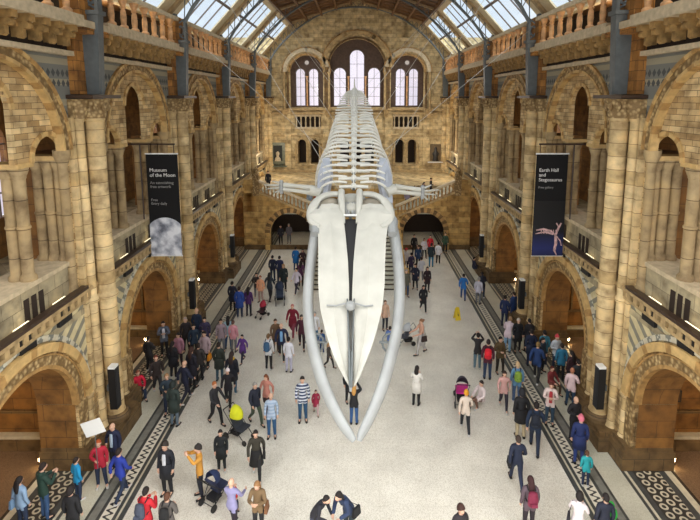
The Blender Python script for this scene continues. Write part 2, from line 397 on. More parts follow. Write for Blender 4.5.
# ------------------------------------------------------------------ piers
def make_pier():
    root = empty('clustered_pier')
    a = MB(TR); a.box(-.95, .95, -.62, .3, 0, .5); a.box(-.85, .85, -.55, .3, .5, .62); a.lathe(0, -.2, [(.46, .62), (.46, .74), (.36, .86)], 16)
    a.build('plinth', M_PLINTH, root)
    a = MB(TR); a.lathe(0, -.2, [(.34, .8), (.28, .95), (.28, 4.95), (.34, 5.0), (.34, 5.12), (.28, 5.18), (.275, 10.75), (.32, 10.8), (.32, 10.88)], 20)
    a.build('main_shaft', M_SHAFT, root)
    for e in (-1, 1):
        a = MB(TR); a.lathe(e * .46, 0.04, [(.22, .62), (.155, .8), (.155, 4.95), (.2, 5.0), (.2, 5.12), (.155, 5.18), (.155, 10.75), (.19, 10.8), (.19, 10.88)], 14); a.build('side_shaft', M_SHAFT, root)
        a = MB(TR); a.box(min(e * .7, e * .84), max(e * .7, e * .84), .02, .5, .5, 10.9); a.build('square_shaft', M_SHAFT, root)
    a = MB(TR); a.lathe(0, -.2, [(.33, 10.86), (.38, 11.0), (.36, 11.15), (.46, 11.38), (.5, 11.45)], 16)
    for i in range(10):
        q = 2 * PI * i / 10; a.lathe(.42 * math.cos(q), -.2 + .42 * math.sin(q), [(.03, 11.08), (.09, 11.2), (.05, 11.36)], 6)
    for e in (-1, 1):
        a.lathe(e * .46, .02, [(.22, 10.86), (.27, 11.1), (.36, 11.45)], 12); a.box(min(e * .55, e * .82), max(e * .55, e * .82), -.04, .5, 10.9, 11.45)
    a.build('capital', M_CARVED, root)
    a = MB(TR); a.box(-.86, .86, -.68, .4, 11.47, 11.58); a.build('abacus', M_RAIL, root)
    a = MB(TR); a.box(-.62, .62, -.12, .3, 11.6, 13.6); a.box(-.7, .7, -.5, .3, 13.4, 13.78); a.box(-.5, .5, -.3, .3, 13.78, 15.15); a.build('pilaster', M_PILA, root)
    return root
pier0 = make_pier(); used = False
for side in ('right', 'left'):
    for k, yc in enumerate(PIERS):
        p = copy_tree(pier0) if used else pier0; used = True
        side_place(p, side, yc)
        tag(p, f'banded stone pier of clustered shafts, {ORD[k]} on the {side} side', 'pillar', 'clustered piers between the arches', 'structure')

# ------------------------------------------------------------------ balustrades of the top gallery
def make_balustrade():
    root = empty('balustrade')
    a = MB(TR); a.box(-3.1, 3.1, -.52, -.2, 13.76, 13.88); a.build('base_rail', M_CAPST, root)
    a = MB(TR); a.box(-3.1, 3.1, -.54, -.14, 14.88, 15.04); a.build('top_rail', M_CAPST, root)
    prof = [(.15, 13.88), (.15, 13.96), (.085, 14.02), (.105, 14.25), (.09, 14.48), (.065, 14.54), (.11, 14.59), (.075, 14.64), (.14, 14.8), (.16, 14.88)]
    for i in range(7):
        a = MB(TR); a.lathe(-2.55 + i * .85, -.35, prof, 10); a.build('baluster', M_BALUS, root)
    return root
bal0 = make_balustrade(); used = False
for side in ('right', 'left'):
    for k, yc in enumerate(BAYS):
        p = copy_tree(bal0) if used else bal0; used = True
        side_place(p, side, yc)
        tag(p, f'orange terracotta balustrade under the roof glazing, {ORD[k]} bay on the {side} side', 'balustrade', 'top gallery balustrades')

# ------------------------------------------------------------------ steel roof frames
def rib_pts(r0, r1, n=18):    # lower chord of the arched rib, right half
    out = []
    for i in range(n + 1):
        t = i / n; x = 7.95 * (1 - t) ** 0.9 if t < 1 else 0
        z = 14.9 + (19.6 - 14.9) * math.sin(t * PI / 2) ** .8
        out.append((x, z))
    return out
ROOF = [(9.0, 15.1), (6.0, 18.3), (0, 20.35)]
def roofz(x):
    x = abs(x)
    if x >= 6: return 18.3 + (6 - x) * (18.3 - 15.1) / 3.0
    return 20.35 - x * (2.05 / 6)
M_RAFT = plain('painted_rafter', (170, 144, 104), .6, noise=.15)
def make_frame():
    root = empty('roof_frame')
    for e in (-1, 1):
        a = MB(); P = lambda X, z: (e * X, 0, z)
        for (zz0, zz1, x0a, x1a, x0b, x1b, th) in ((11.6, 14.0, 7.98, 8.36, 7.86, 8.4, .16), (14.0, 14.12, 7.8, 8.46, 7.8, 8.46, .22)):
            a.hexa([(e * x0a, -th, zz0), (e * x1a, -th, zz0), (e * x1a, th, zz0), (e * x0a, th, zz0), (e * x0b, -th, zz1), (e * x1b, -th, zz1), (e * x1b, th, zz1), (e * x0b, th, zz1)])
        a.box(min(e * 7.95, e * 8.4), max(e * 7.95, e * 8.4), -.05, .05, 11.6, 14.0)
        st = a.build('steel_post', M_STEEL, root)
        a = MB(); a.box(min(e * 8.3, e * 8.42), max(e * 8.3, e * 8.42), -.14, .14, 14.12, 15.3); a.box(min(e * 7.86, e * 7.96), max(e * 7.86, e * 7.96), -.14, .14, 14.12, 14.9)
        a.tube([(e * (8.13 + .13 * math.cos(q)), 0, 14.55 + .2 * math.sin(q)) for q in [2 * PI * i / 12 for i in range(13)]], .05, 6)
        a.tube([(e * 7.9, 0, 14.15), (e * 8.35, 0, 14.4)], .04, 6); a.tube([(e * 8.35, 0, 14.8), (e * 7.9, 0, 15.1)], .04, 6)
        a.build('scroll_bracket', M_STEEL, root)
        pts = rib_pts(0, 0)
        a = MB(); a.tube([(e * x, 0, z) for x, z in pts], .085, 6); a.build('arched_rib', M_STEEL, root)
        a = MB(); up = []
        for i in range(len(pts) - 1):
            x, z = pts[i]; x2, z2 = pts[i + 1]; xm = (x + x2) / 2 + .12
            q = (xm, roofz(xm) - .2)
            if q[1] - z < .12: continue
            a.tube([(e * x, 0, z), (e * q[0], 0, q[1])], .025, 5); a.tube([(e * q[0], 0, q[1]), (e * x2, 0, z2)], .025, 5)
        a.build('lattice_bracing', M_STEEL, root)
        a = MB()
        for (xa, xb) in ((8.9, 6.0), (6.0, 0)):
            za, zb = roofz(xa) - .05, roofz(xb) - .05
            a.hexa([(e * xa, -.15, za - .2), (e * xb, -.15, zb - .2), (e * xb, .15, zb - .2), (e * xa, .15, za - .2), (e * xa, -.15, za), (e * xb, -.15, zb), (e * xb, .15, zb), (e * xa, .15, za)])
        a.build('rafter', M_RAFT, root)
    return root
f0 = make_frame(); used = False
for k, yc in enumerate(PIERS[:5] + [44.9]):
    p = copy_tree(f0) if used else f0; used = True
    place(p, (0, yc, 0))
    tag(p, f'blue-grey steel roof frame with latticed arched rib, {ORD[k]} from the camera end', 'roof frame', 'arched steel roof frames')

# ------------------------------------------------------------------ ceiling and roof glazing
Y0R = 5.0
a = MB()
for e in (-1, 1):
    for (xa, xb, m) in ((6.0, 0, 0),):
        za, zb = roofz(xa), roofz(xb)
        a.hexa([(e * xa, Y0R, za), (e * xb, Y0R, zb), (e * xb, YEND, zb), (e * xa, YEND, za), (e * xa, Y0R, za + .2), (e * xb, Y0R, zb + .2), (e * xb, YEND, zb + .2), (e * xa, YEND, za + .2)], 0)
    for i in range(5):
        x = 6.0 - i * 1.35; z = roofz(x); a.box(min(e * x, e * (x - .16)), max(e * x, e * (x - .16)), Y0R, YEND, z - .3, z + .05, 1)
    a.box(min(e * 8.75, e * 9.05), max(e * 8.75, e * 9.05), Y0R, YEND, 14.95, 15.2, 2)
    a.box(min(e * 8.9, e * 10.4), max(e * 8.9, e * 10.4), Y0R, YEND, 15.1, 15.3, 1)
ceiling = tag(a.build('ceiling', [plain('ceiling_panels', (104, 72, 42), .7, noise=.3, scale=1.2), M_BROWN, M_CREAM]), kind='structure')
a = MB()
for yj in [5.6 + i * 1.266 for i in range(32)]:
    for e in (-1, 1):
        a.tube([(e * 6, yj, 18.1), (e * .1, yj, 20.1)], .05, 5)
    for i in range(4):
        for e in (-1, 1):
            x = 6.0 - i * 1.35; x2 = x - 1.35; a.tube([(e * x, yj, roofz(x) - .12), (e * x2, yj + 1.266, roofz(x2) - .12)], .03, 4)
a.build('ceiling_ribs', M_BROWN, ceiling)
wn = 0
def slope(e, t, dz=0):     # t 0..1 up the glazed slope
    x = 8.95 - 2.9 * t; return e * x, roofz(x) + dz
def strip(a, e, t0, t1, y0, y1, d0, d1, mat=0):
    (xa, za), (xb, zb) = slope(e, t0), slope(e, t1)
    a.hexa([(xa, y0, za + d0), (xb, y0, zb + d0), (xb, y1, zb + d0), (xa, y1, za + d0), (xa, y0, za + d1), (xb, y0, zb + d1), (xb, y1, zb + d1), (xa, y1, za + d1)], mat)
for side, e in (('left', -1), ('right', 1)):
    for k, yc in enumerate(BAYS):
        wn += 1
        w = tag(empty(f'window_{wn}', (0, yc, 0)), kind='structure')
        g = MB(); strip(g, e, 0, 1, -3.6, 3.6, .02, .03); g.build('roof_glass', M_GLASS, w)
        f = MB(); strip(f, e, 0, 1, -3.8, -2.75, -.06, .05); strip(f, e, 0, 1, 2.75, 3.8, -.06, .05); strip(f, e, 0, .07, -3.2, 3.2, -.12, .05); strip(f, e, .9, 1, -3.2, 3.2, -.12, .05)
        f.build('window_frame', M_CREAM, w)
        f = MB()
        for i in range(1, 4): strip(f, e, 0, 1, -2.75 + i * 1.375 - .03, -2.75 + i * 1.375 + .03, -.05, .04, 1)
        for t in (.5,): strip(f, e, t - .012, t + .012, -3.15, 3.15, -.05, .03, 1)
        f.build('glazing_bars', [M_CREAM, M_MULL], w)

# ================================================================== end wall
TE = lambda p: (p[0], YEND + p[1], p[2])
ew = MB(TE)
DR = [(s * u, .4, 7.15, 5.2) for s in (-1, 1) for u in (4.05, 5.25)] + [(0, .45, 7.15, 5.2), (-1.2, .45, 7.15, 5.2), (1.2, .45, 7.15, 5.2)]
ew.panel(-14.9, 14.9, 0, 8.55, 0, 1.2, DR, 0, 10)
ew.box(-14.9, -5.9, 0, 1.2, 8.55, 9.9); ew.box(5.9, 14.9, 0, 1.2, 8.55, 9.9); ew.box(-3.4, 3.4, 0, 1.2, 8.55, 9.9)
ew.box(-5.9, -3.4, .8, 1.2, 8.55, 9.9, 1); ew.box(3.4, 5.9, .8, 1.2, 8.55, 9.9, 1)
ew.panel(-14.9, 14.9, 9.9, 17.0, 0, .7, [(-4.72, 1.55, 13.85, 10.6), (4.72, 1.55, 13.85, 10.6)] + [(0, 2.6, 14.3, 10.6)], 0, 24)
# gable above, stepped to the roof line
for i in range(24):
    x0 = -9 + i * .75; x1 = x0 + .75
    z0 = roofz(x0) + .1; z1 = roofz(x1) + .1
    for lo in (17.0,):
        if max(z0, z1) > lo: ew.hexa([(x0, 0, lo), (x1, 0, lo), (x1, .7, lo), (x0, .7, lo), (x0, 0, max(z0, lo + .01)), (x1, 0, max(z1, lo + .01)), (x1, .7, max(z1, lo + .01)), (x0, .7, max(z0, lo + .01))], 0)
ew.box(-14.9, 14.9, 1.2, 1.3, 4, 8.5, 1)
wall_back = tag(ew.build('wall_back', [M_FAR, M_DARK]), kind='structure')
a = MB(TE)
for e in (-1, 1):
    a.ring(e * 4.72, 13.85, 1.85, 2.2, -.16, .05, n=30, mats=(3,)); a.ring(e * 4.72, 13.85, 2.22, 2.3, -.18, .05, n=30, mats=(1,)); a.ring(e * 4.72, 13.85, 1.55, 1.7, -.08, .05, n=30, mats=(1,))
    for q in (-2.1, 2.1): a.lathe(e * 4.72 + q, -.14, [(.16, 10.4), (.12, 10.6), (.12, 13.6), (.18, 13.85)], 10, 0)
    for q in (-1.75, 1.75): a.lathe(e * 4.72 + q, -.1, [(.13, 10.4), (.1, 10.6), (.1, 13.6), (.16, 13.85)], 10, 2)
a.ring(0, 14.3, 2.95, 3.3, -.16, .05, n=36, mats=(0,)); a.ring(0, 14.3, 3.32, 3.4, -.18, .05, n=36, mats=(1,)); a.ring(0, 14.3, 2.6, 2.78, -.08, .05, n=30, mats=(2,))
for q in (-2.8, 2.8): a.lathe(q, -.12, [(.2, 10.4), (.14, 10.6), (.14, 14.0), (.22, 14.3)], 10, 2)
a.build('window_arches', [M_CORN, M_ARCHB, M_PLINTH, M_CAPST], wall_back)
a = MB(TE)
for z0, z1, d in ((4.4, 4.6, .25), (7.85, 7.97, .1), (9.95, 10.1, .18), (10.35, 10.5, .28), (13.75, 13.87, .08)):
    if z0 < 13: a.box(-9, 9, -d, .02, z0, z1)
    else: a.box(-9, -7, -d, .02, z0, z1); a.box(7, 9, -d, .02, z0, z1)
a.build('string_courses', M_CORN, wall_back)
a = MB(TE)
for e in (-1, 1):
    for u in (4.05, 5.25): a.ring(e * u, 7.15, .42, .56, -.06, .05, n=14)
    for u in (3.5, 4.65, 5.8): a.lathe(e * u, -.05, [(.12, 5.2), (.09, 5.3), (.09, 7.0), (.14, 7.15)], 8)
    for u in (2.75, 6.75): a.hexa([(e * u - .3, -.5, 10.35), (e * u + .3, -.5, 10.35), (e * u + .3, 0, 10.35), (e * u - .3, 0, 10.35), (e * u - .1, -.1, 9.5), (e * u + .1, -.1, 9.5), (e * u + .1, 0, 9.5), (e * u - .1, 0, 9.5)])
a.build('door_arches', M_CORN, wall_back)
a = MB(TE)
for e in (-1, 1):
    for u, w_ in ((2.95, .3), (6.55, .3), (8.55, .25)):
        a.box(min(e * (u - w_), e * (u + w_)), max(e * (u - w_), e * (u + w_)), -.16, .02, 4.6, 10.3)
a.box(-8.6, 8.6, -.1, .02, 5.02, 5.16); a.box(-8.6, 8.6, -.2, .02, 4.45, 4.75)
a.build('wall_pilasters', M_FAR, wall_back)
def far_window(uc, lights, recess, circ):
    global wn
    wn += 1
    w = tag(empty(f'window_{wn}', (uc, YEND, 0)), kind='structure')
    T0 = lambda p: p
    a = MB(); ur, zs = recess
    a.panel(-ur - .05, ur + .05, 10.6, zs + ur + .1, .45, .65, [(u, r, z, 10.75) for u, r, z in lights], 0, 12); a.build('tracery', M_TRACERY, w)
    g = MB()
    g.box(-ur, ur, .5, .52, 10.6, zs + ur); g.build('window_glass', M_WGLASS, w)
    f = MB()
    for u, r, z in lights:
        f.ring(u, z, r, r + .07, .38, .47, n=12)
        f.box(u - .02, u + .02, .46, .5, 10.75, z + r)
        for q in range(1, 4): f.box(u - r, u + r, .46, .5, 10.75 + q * (z - 10.75) / 3.5, 10.78 + q * (z - 10.75) / 3.5)
    f.build('glazing_bars', M_MULL, w)
    for i in range(len(lights) - 1):
        u = (lights[i][0] + lights[i][1 - 1] + lights[i + 1][0] - lights[i][0]) / 2
        f = MB(); f.lathe((lights[i][0] + lights[i + 1][0]) / 2, .36, [(.1, 10.7), (.07, 10.85), (.07, 13.2), (.12, 13.5)], 8); f.build('colonnette', M_BALUS, w)
    if circ:
        f = MB(); f.tube([(circ[2] * math.cos(q), .42, circ[1] + circ[2] * math.sin(q)) for q in [2 * PI * i / 14 for i in range(15)]], .05, 6); f.build('roundel', M_MULL, w)
        f = MB(); f.ring(0, circ[1], 0.0, circ[2], .44, .449, 0, 360, 14); f.build('roundel_daylight_disc', plain('roundel_daylight_white', (235, 230, 232), .2, noise=0), w)  # opaque disc, daylight behind it put into its white colour
far_window(-4.72, [(-.62, .42, 13.75), (.62, .42, 13.75)], (1.55, 13.85), (0, 14.75, .24))
far_window(4.72, [(-.62, .42, 13.75), (.62, .42, 13.75)], (1.55, 13.85), (0, 14.75, .24))
far_window(0, [(-1.62, .56, 13.7), (0, .66, 15.25), (1.62, .56, 13.7)], (2.6, 14.3), None)
# small balustrades under the side windows
for e, nm in ((-1, 'left'), (1, 'right')):
    root = tag(empty('stone_balustrade', (e * 4.65, YEND, 0)), f'small pale stone balustrade under the {nm} window of the end wall', 'balustrade', 'end wall balustrades')
    a = MB(); a.box(-1.25, 1.25, .02, .3, 8.55, 8.72); a.build('base_rail', M_CAPST, root)
    a = MB(); a.box(-1.25, 1.25, .0, .32, 9.72, 9.9); a.build('top_rail', M_CAPST, root)
    for i in range(6):
        a = MB(); a.lathe(-1.1 + i * .44, .15, [(.09, 8.72), (.06, 8.85), (.08, 9.1), (.05, 9.45), (.1, 9.72)], 8); a.build('baluster', M_CAPST, root)
# monuments on the end wall
a = empty('wall_monument', (-7.55, YEND, 0)); tag(a, 'grey-green marble wall monument with a bust in its arched niche', 'monument')
b = MB(); b.box(-.8, .8, -.1, 0, 5.0, 7.25); b.box(-.85, .85, -.18, 0, 4.9, 5.05); b.build('frame', plain('grey_green_marble', (112, 116, 96), .4, noise=.2), a)
b = MB(); b.panel(-.42, .42, 5.5, 6.98, -.13, -.1, []); b.build('niche', plain('niche_dark', (38, 40, 36), .7, noise=0), a)
b = MB(); b.lathe(0, -.22, [(.3, 5.5), (.26, 5.75), (.1, 5.95), (.16, 6.1), (.17, 6.3), (.05, 6.42)], 12, 0, True, 0, 1, .5); b.build('bust', M_CAPST, a)
a = empty('statue_relief', (7.5, YEND, 0)); tag(a, 'dark bronze figure relief in a plain panel on the right of the end wall', 'relief')
b = MB(); b.box(-.5, .5, -.08, 0, 5.5, 7.1); b.build('panel', plain('relief_panel', (96, 76, 44), .6), a)
b = MB(); b.lathe(0, -.12, [(.3, 5.5), (.22, 5.9), (.34, 6.2), (.12, 6.5), (.14, 6.7), (.04, 6.85)], 10, 0, True, 0, 1, .4); b.build('figure', plain('dark_bronze', (34, 30, 26), .5), a)
b = MB(); b.box(-.75, .75, -.25, 0, 5.35, 5.42); b.build('shelf', M_WHITE, a)

# ================================================================== floor
fl = MB()
fl.box(-6.45, 6.45, 3, YEND, -.2, 0, 0)
bands = [(6.45, 6.6, 5), (6.6, 6.66, 4), (6.66, 6.76, 5), (6.76, 7.1, 3), (7.1, 7.2, 5), (7.2, 7.42, 1), (7.42, 7.5, 5), (7.5, 8.2, 6), (8.2, 8.3, 5), (8.3, 8.38, 4), (8.38, 8.55, 5), (8.55, 9.35, 2), (9.35, 9.55, 5), (9.55, 9.75, 4), (9.75, 9.85, 7), (9.85, 14.7, 8)]
for e in (-1, 1):
    for x0, x1, m in bands: fl.box(min(e * x0, e * x1), max(e * x0, e * x1), 3, YEND, -.2, 0, m)
floor = tag(fl.build('floor', [M_FLOOR, plain('mid_grey_marble', (128, 128, 120), .35, noise=.15), M_HEX, M_WAVE, M_PALEB, M_GREYB, M_MARB, M_PLINTH, M_CHFL], recalc=False), kind='structure')

# ================================================================== stairs at the far end
TS = lambda p: p
st = MB()
for e in (-1, 1):
    s0 = MB()
st.panel(-8.6, -2.9, 0, 2.95, 35.5, 36.1, [(-4.98, 1.58, 1.3, 0)], 0, 20, 1)
st.panel(2.9, 8.6, 0, 2.95, 35.5, 36.1, [(5.1, 1.58, 1.3, 0)], 0, 20, 1)
for e in (-1, 1):
    # sloping wall top under the balustrade
    xa, xb = 2.9, 8.6
    def zt(x): return 2.45 + (x - 2.9) * .43 if x < 7.4 else 4.4
    for i in range(12):
        x0 = xa + (xb - xa) * i / 12; x1 = xa + (xb - xa) * (i + 1) / 12
        if zt(x1) > 2.95:
            st.hexa([(e * x0, 35.5, 2.94), (e * x1, 35.5, 2.94), (e * x1, 36.1, 2.94), (e * x0, 36.1, 2.94), (e * x0, 35.5, max(2.96, zt(x0))), (e * x1, 35.5, zt(x1)), (e * x1, 36.1, zt(x1)), (e * x0, 36.1, max(2.96, zt(x0)))], 0)
    for i in range(14):     # side flight steps
        x0 = 2.9 + i * .33; st.box(min(e * x0, e * (x0 + .33)), max(e * x0, e * (x0 + .33)), 36.1, 38.2, 2.0 if i < 3 else 2.6, 2.4 + (i + 1) * .146, 2)
    st.box(min(e * 7.5, e * 8.6), max(e * 7.5, e * 8.6), 36.1, 38.2, 4.2, 4.45, 0)
    st.box(min(e * 2.95, e * 2.99), max(e * 2.95, e * 2.99), 36, 38, 0, 2.4, 0)
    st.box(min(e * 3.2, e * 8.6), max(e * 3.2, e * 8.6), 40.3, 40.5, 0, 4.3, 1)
st.box(-2.95, 2.95, 33.6, 38.2, 0, 2.4, 0)
st.box(-8.7, 8.7, 38.2, 45.6, 4.2, 4.45, 3); st.box(-8.7, 8.7, 38.2, 38.5, 2.4, 4.2, 0)
stairb = tag(st.build('stair_landing_wall', [M_STAIR, M_DARK, M_MARB, M_FAR]), kind='structure')
sb = MB(); N = 16
for i in range(N):
    y0 = 27.6 + i * 6.0 / N; z1 = (i + 1) * 2.4 / N
    sb.box(-2.65, 2.65, y0 + .03, 33.6, z1 - 2.4 / N, z1 - .045, 1); sb.box(-2.65, 2.65, y0, 33.62, z1 - .05, z1, 0)
cs = tag(sb.build('central_staircase', [M_MARB, plain('step_riser', (70, 58, 46), .6)]), 'broad flight of pale marble steps with dark risers rising behind the whale skull', 'staircase')
for e, nm in ((-1, 'left'), (1, 'right')):
    a = MB()
    a.hexa([(e * 2.66, 27.3, 0), (e * 3.0, 27.3, 0), (e * 3.0, 33.6, 0), (e * 2.66, 33.6, 0), (e * 2.66, 27.3, .75), (e * 3.0, 27.3, .75), (e * 3.0, 33.6, 3.1), (e * 2.66, 33.6, 3.1)])
    a.box(min(e * 2.6, e * 3.06), max(e * 2.6, e * 3.06), 26.9, 27.35, 0, 1.5)
    a.build('parapet', M_STAIR, cs)
    # arch ring on the stair wall
    a = MB(); uc = e * 5.04
    a.ring(uc, 1.3, 1.58, 1.95, 35.38, 35.6, n=22, mats=(0, 1)); a.build('stair_arch_ring', [M_ARCHB, M_PLINTH], stairb)
    a = MB(); a.box(min(e * 3.0, e * 3.45), max(e * 3.0, e * 3.45), 35.3, 35.6, 0, 1.3); a.box(min(e * 6.62, e * 7.0), max(e * 6.62, e * 7.0), 35.3, 35.6, 0, 1.3)
    a.box(min(e * 3.3, e * 8.6), max(e * 3.3, e * 8.6), 35.4, 35.5, 0, .35, 1)
    a.build('stair_jambs', [M_STAIR, M_PLINTH], stairb)
    root = tag(empty('stair_balustrade'), f'sloping carved stone balustrade of the {nm} upper flight', 'balustrade', 'balustrades of the upper flights')
    zt2 = lambda x: 2.45 + (x - 2.9) * .43
    def slab(x0, x1, y0, y1, d0, d1):
        return [(e * x0, y0, zt2(x0) + d0), (e * x1, y0, zt2(x1) + d0), (e * x1, y1, zt2(x1) + d0), (e * x0, y1, zt2(x0) + d0), (e * x0, y0, zt2(x0) + d1), (e * x1, y0, zt2(x1) + d1), (e * x1, y1, zt2(x1) + d1), (e * x0, y1, zt2(x0) + d1)]
    a = MB(); a.hexa(slab(2.9, 7.4, 35.35, 35.75, 0, .14)); a.build('base_rail', M_CORN, root)
    a = MB(); a.hexa(slab(2.9, 7.4, 35.32, 35.72, .85, 1.0)); a.build('top_rail', M_CAPST, root)
    for i in range(16):
        x = 3.1 + i * .275; z = zt2(x)
        a = MB(); a.lathe(e * x, 35.52, [(.09, z + .1), (.05, z + .3), (.07, z + .5), (.05, z + .7), (.1, z + .9)], 8); a.build('baluster', M_ARCHB, root)
    a = MB(); a.box(min(e * 7.35, e * 7.8), max(e * 7.35, e * 7.8), 35.25, 35.75, 4.2, 5.75); a.lathe(e * 7.58, 35.5, [(.3, 5.75), (.16, 5.95), (.22, 6.1), (.02, 6.4)], 10); a.build('newel', M_CARVED, root)
    a = MB(); a.box(min(e * 7.8, e * 8.6), max(e * 7.8, e * 8.6), 35.35, 35.7, 4.4, 5.4); a.build('end_panel', M_STAIR, root)
# ================================================================== whale skeleton
wh = tag(empty('whale_skeleton', (0, 0, 0)), 'huge pale whale skeleton diving open-jawed from the ceiling of the hall', 'skeleton')
def jawline(px, py):      # the lower jaw lies in a plane that dips from the hinge to the chin
    u, a, b = ray(px, py)     # plane through (Y,z) = (13.5, 8.5) and (9.6, 4.05)
    A, B = (13.5, 8.5), (9.6, 4.05)
    dy, dz = B[0] - A[0], B[1] - A[1]
    # solve t*(a,b)+(0,H) on the line
    t = ((A[0]) * dz - (A[1] - CAMZ) * dy) / (a * dz - b * dy)
    return Vector((u * t, a * t, CAMZ + b * t))
def rostline(px, py, lift=0.0):
    u, a, b = ray(px, py)
    A, B = (13.25, 8.55 + lift), (10.2, 4.9 + lift * .3)
    dy, dz = B[0] - A[0], B[1] - A[1]
    t = ((A[0]) * dz - (A[1] - CAMZ) * dy) / (a * dz - b * dy)
    return Vector((u * t, a * t, CAMZ + b * t))
J = {'left': [(319, 205, .12), (317, 222, .16), (314.5, 240, .155), (311, 262, .15), (308.5, 285, .15), (308, 310, .15), (310.5, 335, .15), (316, 360, .15), (323, 383, .145), (332, 404, .13), (342, 423, .115), (350, 435, .09), (354.5, 441, .05)],
     'right': [(389, 205, .12), (391, 222, .16), (395, 240, .16), (398, 262, .16), (399.5, 285, .16), (399, 310, .155), (396, 335, .15), (390, 360, .15), (383.5, 383, .145), (375.5, 404, .13), (367, 423, .115), (361, 435, .09), (359, 441, .05)]}
def smooth(pts, n=4):
    out = []
    P = [Vector(p) for p in pts]
    for i in range(len(P) - 1):
        p0, p1, p2, p3 = P[max(i - 1, 0)], P[i], P[i + 1], P[min(i + 2, len(P) - 1)]
        for k in range(n):
            t = k / n
            out.append(.5 * ((2 * p1) + (-p0 + p2) * t + (2 * p0 - 5 * p1 + 4 * p2 - p3) * t * t + (-p0 + 3 * p1 - 3 * p2 + p3) * t ** 3))
    out.append(P[-1]); return out
for sd, pts in J.items():
    pts = [(x, y, r * .92) for x, y, r in pts]
    q = smooth([tuple(jawline(x, y)) + (r,) for x, y, r in pts] if False else [(*jawline(x, y),) for x, y, r in pts], 4)
    rr = [pts[min(i // 4, len(pts) - 1)][2] * (1 - (i % 4) / 4) + pts[min(i // 4 + 1, len(pts) - 1)][2] * ((i % 4) / 4) for i in range(len(q))]
    a = MB(); a.tube(q, rr, 14, 0, True, 1.35)
    h = jawline(*pts[1][:2]); e = -1 if sd == 'left' else 1
    a.tube([h + Vector((0, .1, .15)), h + Vector((e * .02, -.15, .05)), h + Vector((0, -.55, -.2))], [.1, .17, .12], 10)
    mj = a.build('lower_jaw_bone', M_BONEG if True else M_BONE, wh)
    c = jawline(pts[7][0], 343); b = MB(); b.tube([c + Vector((-.26, 0, .02)), c + Vector((.26, 0, .02))], .03, 6)
    b.tube([c + Vector((.19 * math.cos(t), .1 * math.sin(t), .19 * math.sin(t))) for t in [2 * PI * i / 12 for i in range(13)]], .028, 6)
    b.build('steel_clamp', M_STEEL, mj)
# rostrum: two long plates (left, right), each row = (y, outer x, inner x)
ROW = {'left': [(206, 322, 343), (215, 316, 343), (226, 317, 344.5), (240, 318.5, 346), (262, 318.5, 348), (285, 318.5, 349), (300, 319.5, 349), (312, 321, 347.5), (330, 325, 347.5), (348, 330.5, 348), (362, 336, 349), (374, 342, 350), (386, 349, 351)],
       'right': [(206, 381, 358), (215, 389, 358), (226, 388, 357), (240, 386, 355.5), (262, 385, 353.5), (285, 384.5, 352.5), (300, 383, 352), (312, 381.5, 354), (330, 377, 354.5), (348, 371.5, 354.5), (362, 366, 354), (374, 361, 353.5), (386, 355, 353)]}
for sd, rows in ROW.items():
    a = MB(); K = 8; vs = []; n = 0
    for y, xo, xi in rows:
        for top in (1, 0):
            for k in range(K + 1):
                f = k / K; p = rostline(xo + (xi - xo) * f, y)
                crown = .13 * math.sin(PI * min(1, f * .55 + .35)) * (1 if y < 370 else .5) + .05 * math.exp(-((f - .5) / .12) ** 2)
                nrm = Vector((0, -.77, .64))
                p = p + nrm * (crown if top else -.08)
                vs.append(p)
    M_ = 2 * (K + 1); fs = []
    for i in range(len(rows) - 1):
        o = i * M_; q = o + M_
        for k in range(K):
            fs.append((o + k, o + k + 1, q + k + 1, q + k)); fs.append((o + K + 1 + k, q + K + 1 + k, q + K + 2 + k, o + K + 2 + k))
        fs.append((o, q, q + K + 1, o + K + 1)); fs.append((o + K, o + 2 * K + 1, q + 2 * K + 1, q + K))
    L = (len(rows) - 1) * M_
    fs.append(tuple(range(K + 1)) + tuple(range(2 * K + 1, K, -1))); fs.append(tuple(L + i for i in range(K + 1)) + tuple(L + i for i in range(2 * K + 1, K, -1)))
    a.add(vs, fs, 0, True)
    a.build('upper_jaw_plate', M_BONE, wh)
# vomer: the grey keel between the plates, and the steel spine under it
a = MB(); pv = [rostline(350.5, y, -.12) for y in (200, 230, 262, 300, 330, 350, 375, 392)]
a.tube([p + Vector((0, .2, -.12)) for p in pv], [.05, .05, .05, .06, .08, .09, .06, .03], 8); a.build('vomer_bone', M_BONEG, wh)
for y0, y1, r in ((300, 352, .02), (352, 388, .03)):
    for dx in (-3.4, 3.4) if y0 == 300 else (-1.5, 1.5):
        a = MB(); a.tube([rostline(350.8 + dx, y0) + Vector((0, -.1, .08)), rostline(350.8 + dx * .5, y1) + Vector((0, -.08, .06))], r, 6); a.build('steel_rod', M_STEEL, wh)
c = rostline(350.5, 306)
a = MB(); a.tube([rostline(x, y) + Vector((0, -.16, .13)) for x, y in ((327, 307.5), (336, 308), (344, 306), (350.5, 306), (357, 306), (365, 308.5), (373, 307.5))], .022, 8)
for k in range(3): a.lathe(c.x, c.y - .2, [(.05 + .03 * k, c.z + .08 + k * .03), (.11 - .02 * k, c.z + .14 + k * .02)], 12)
a.lathe(c.x, c.y - .2, [(.04, c.z - .02), (.11, c.z + .03), (.13, c.z + .1), (.1, c.z + .18), (.03, c.z + .22)], 14)
a.build('hanging_clamp', M_BONEG, wh)
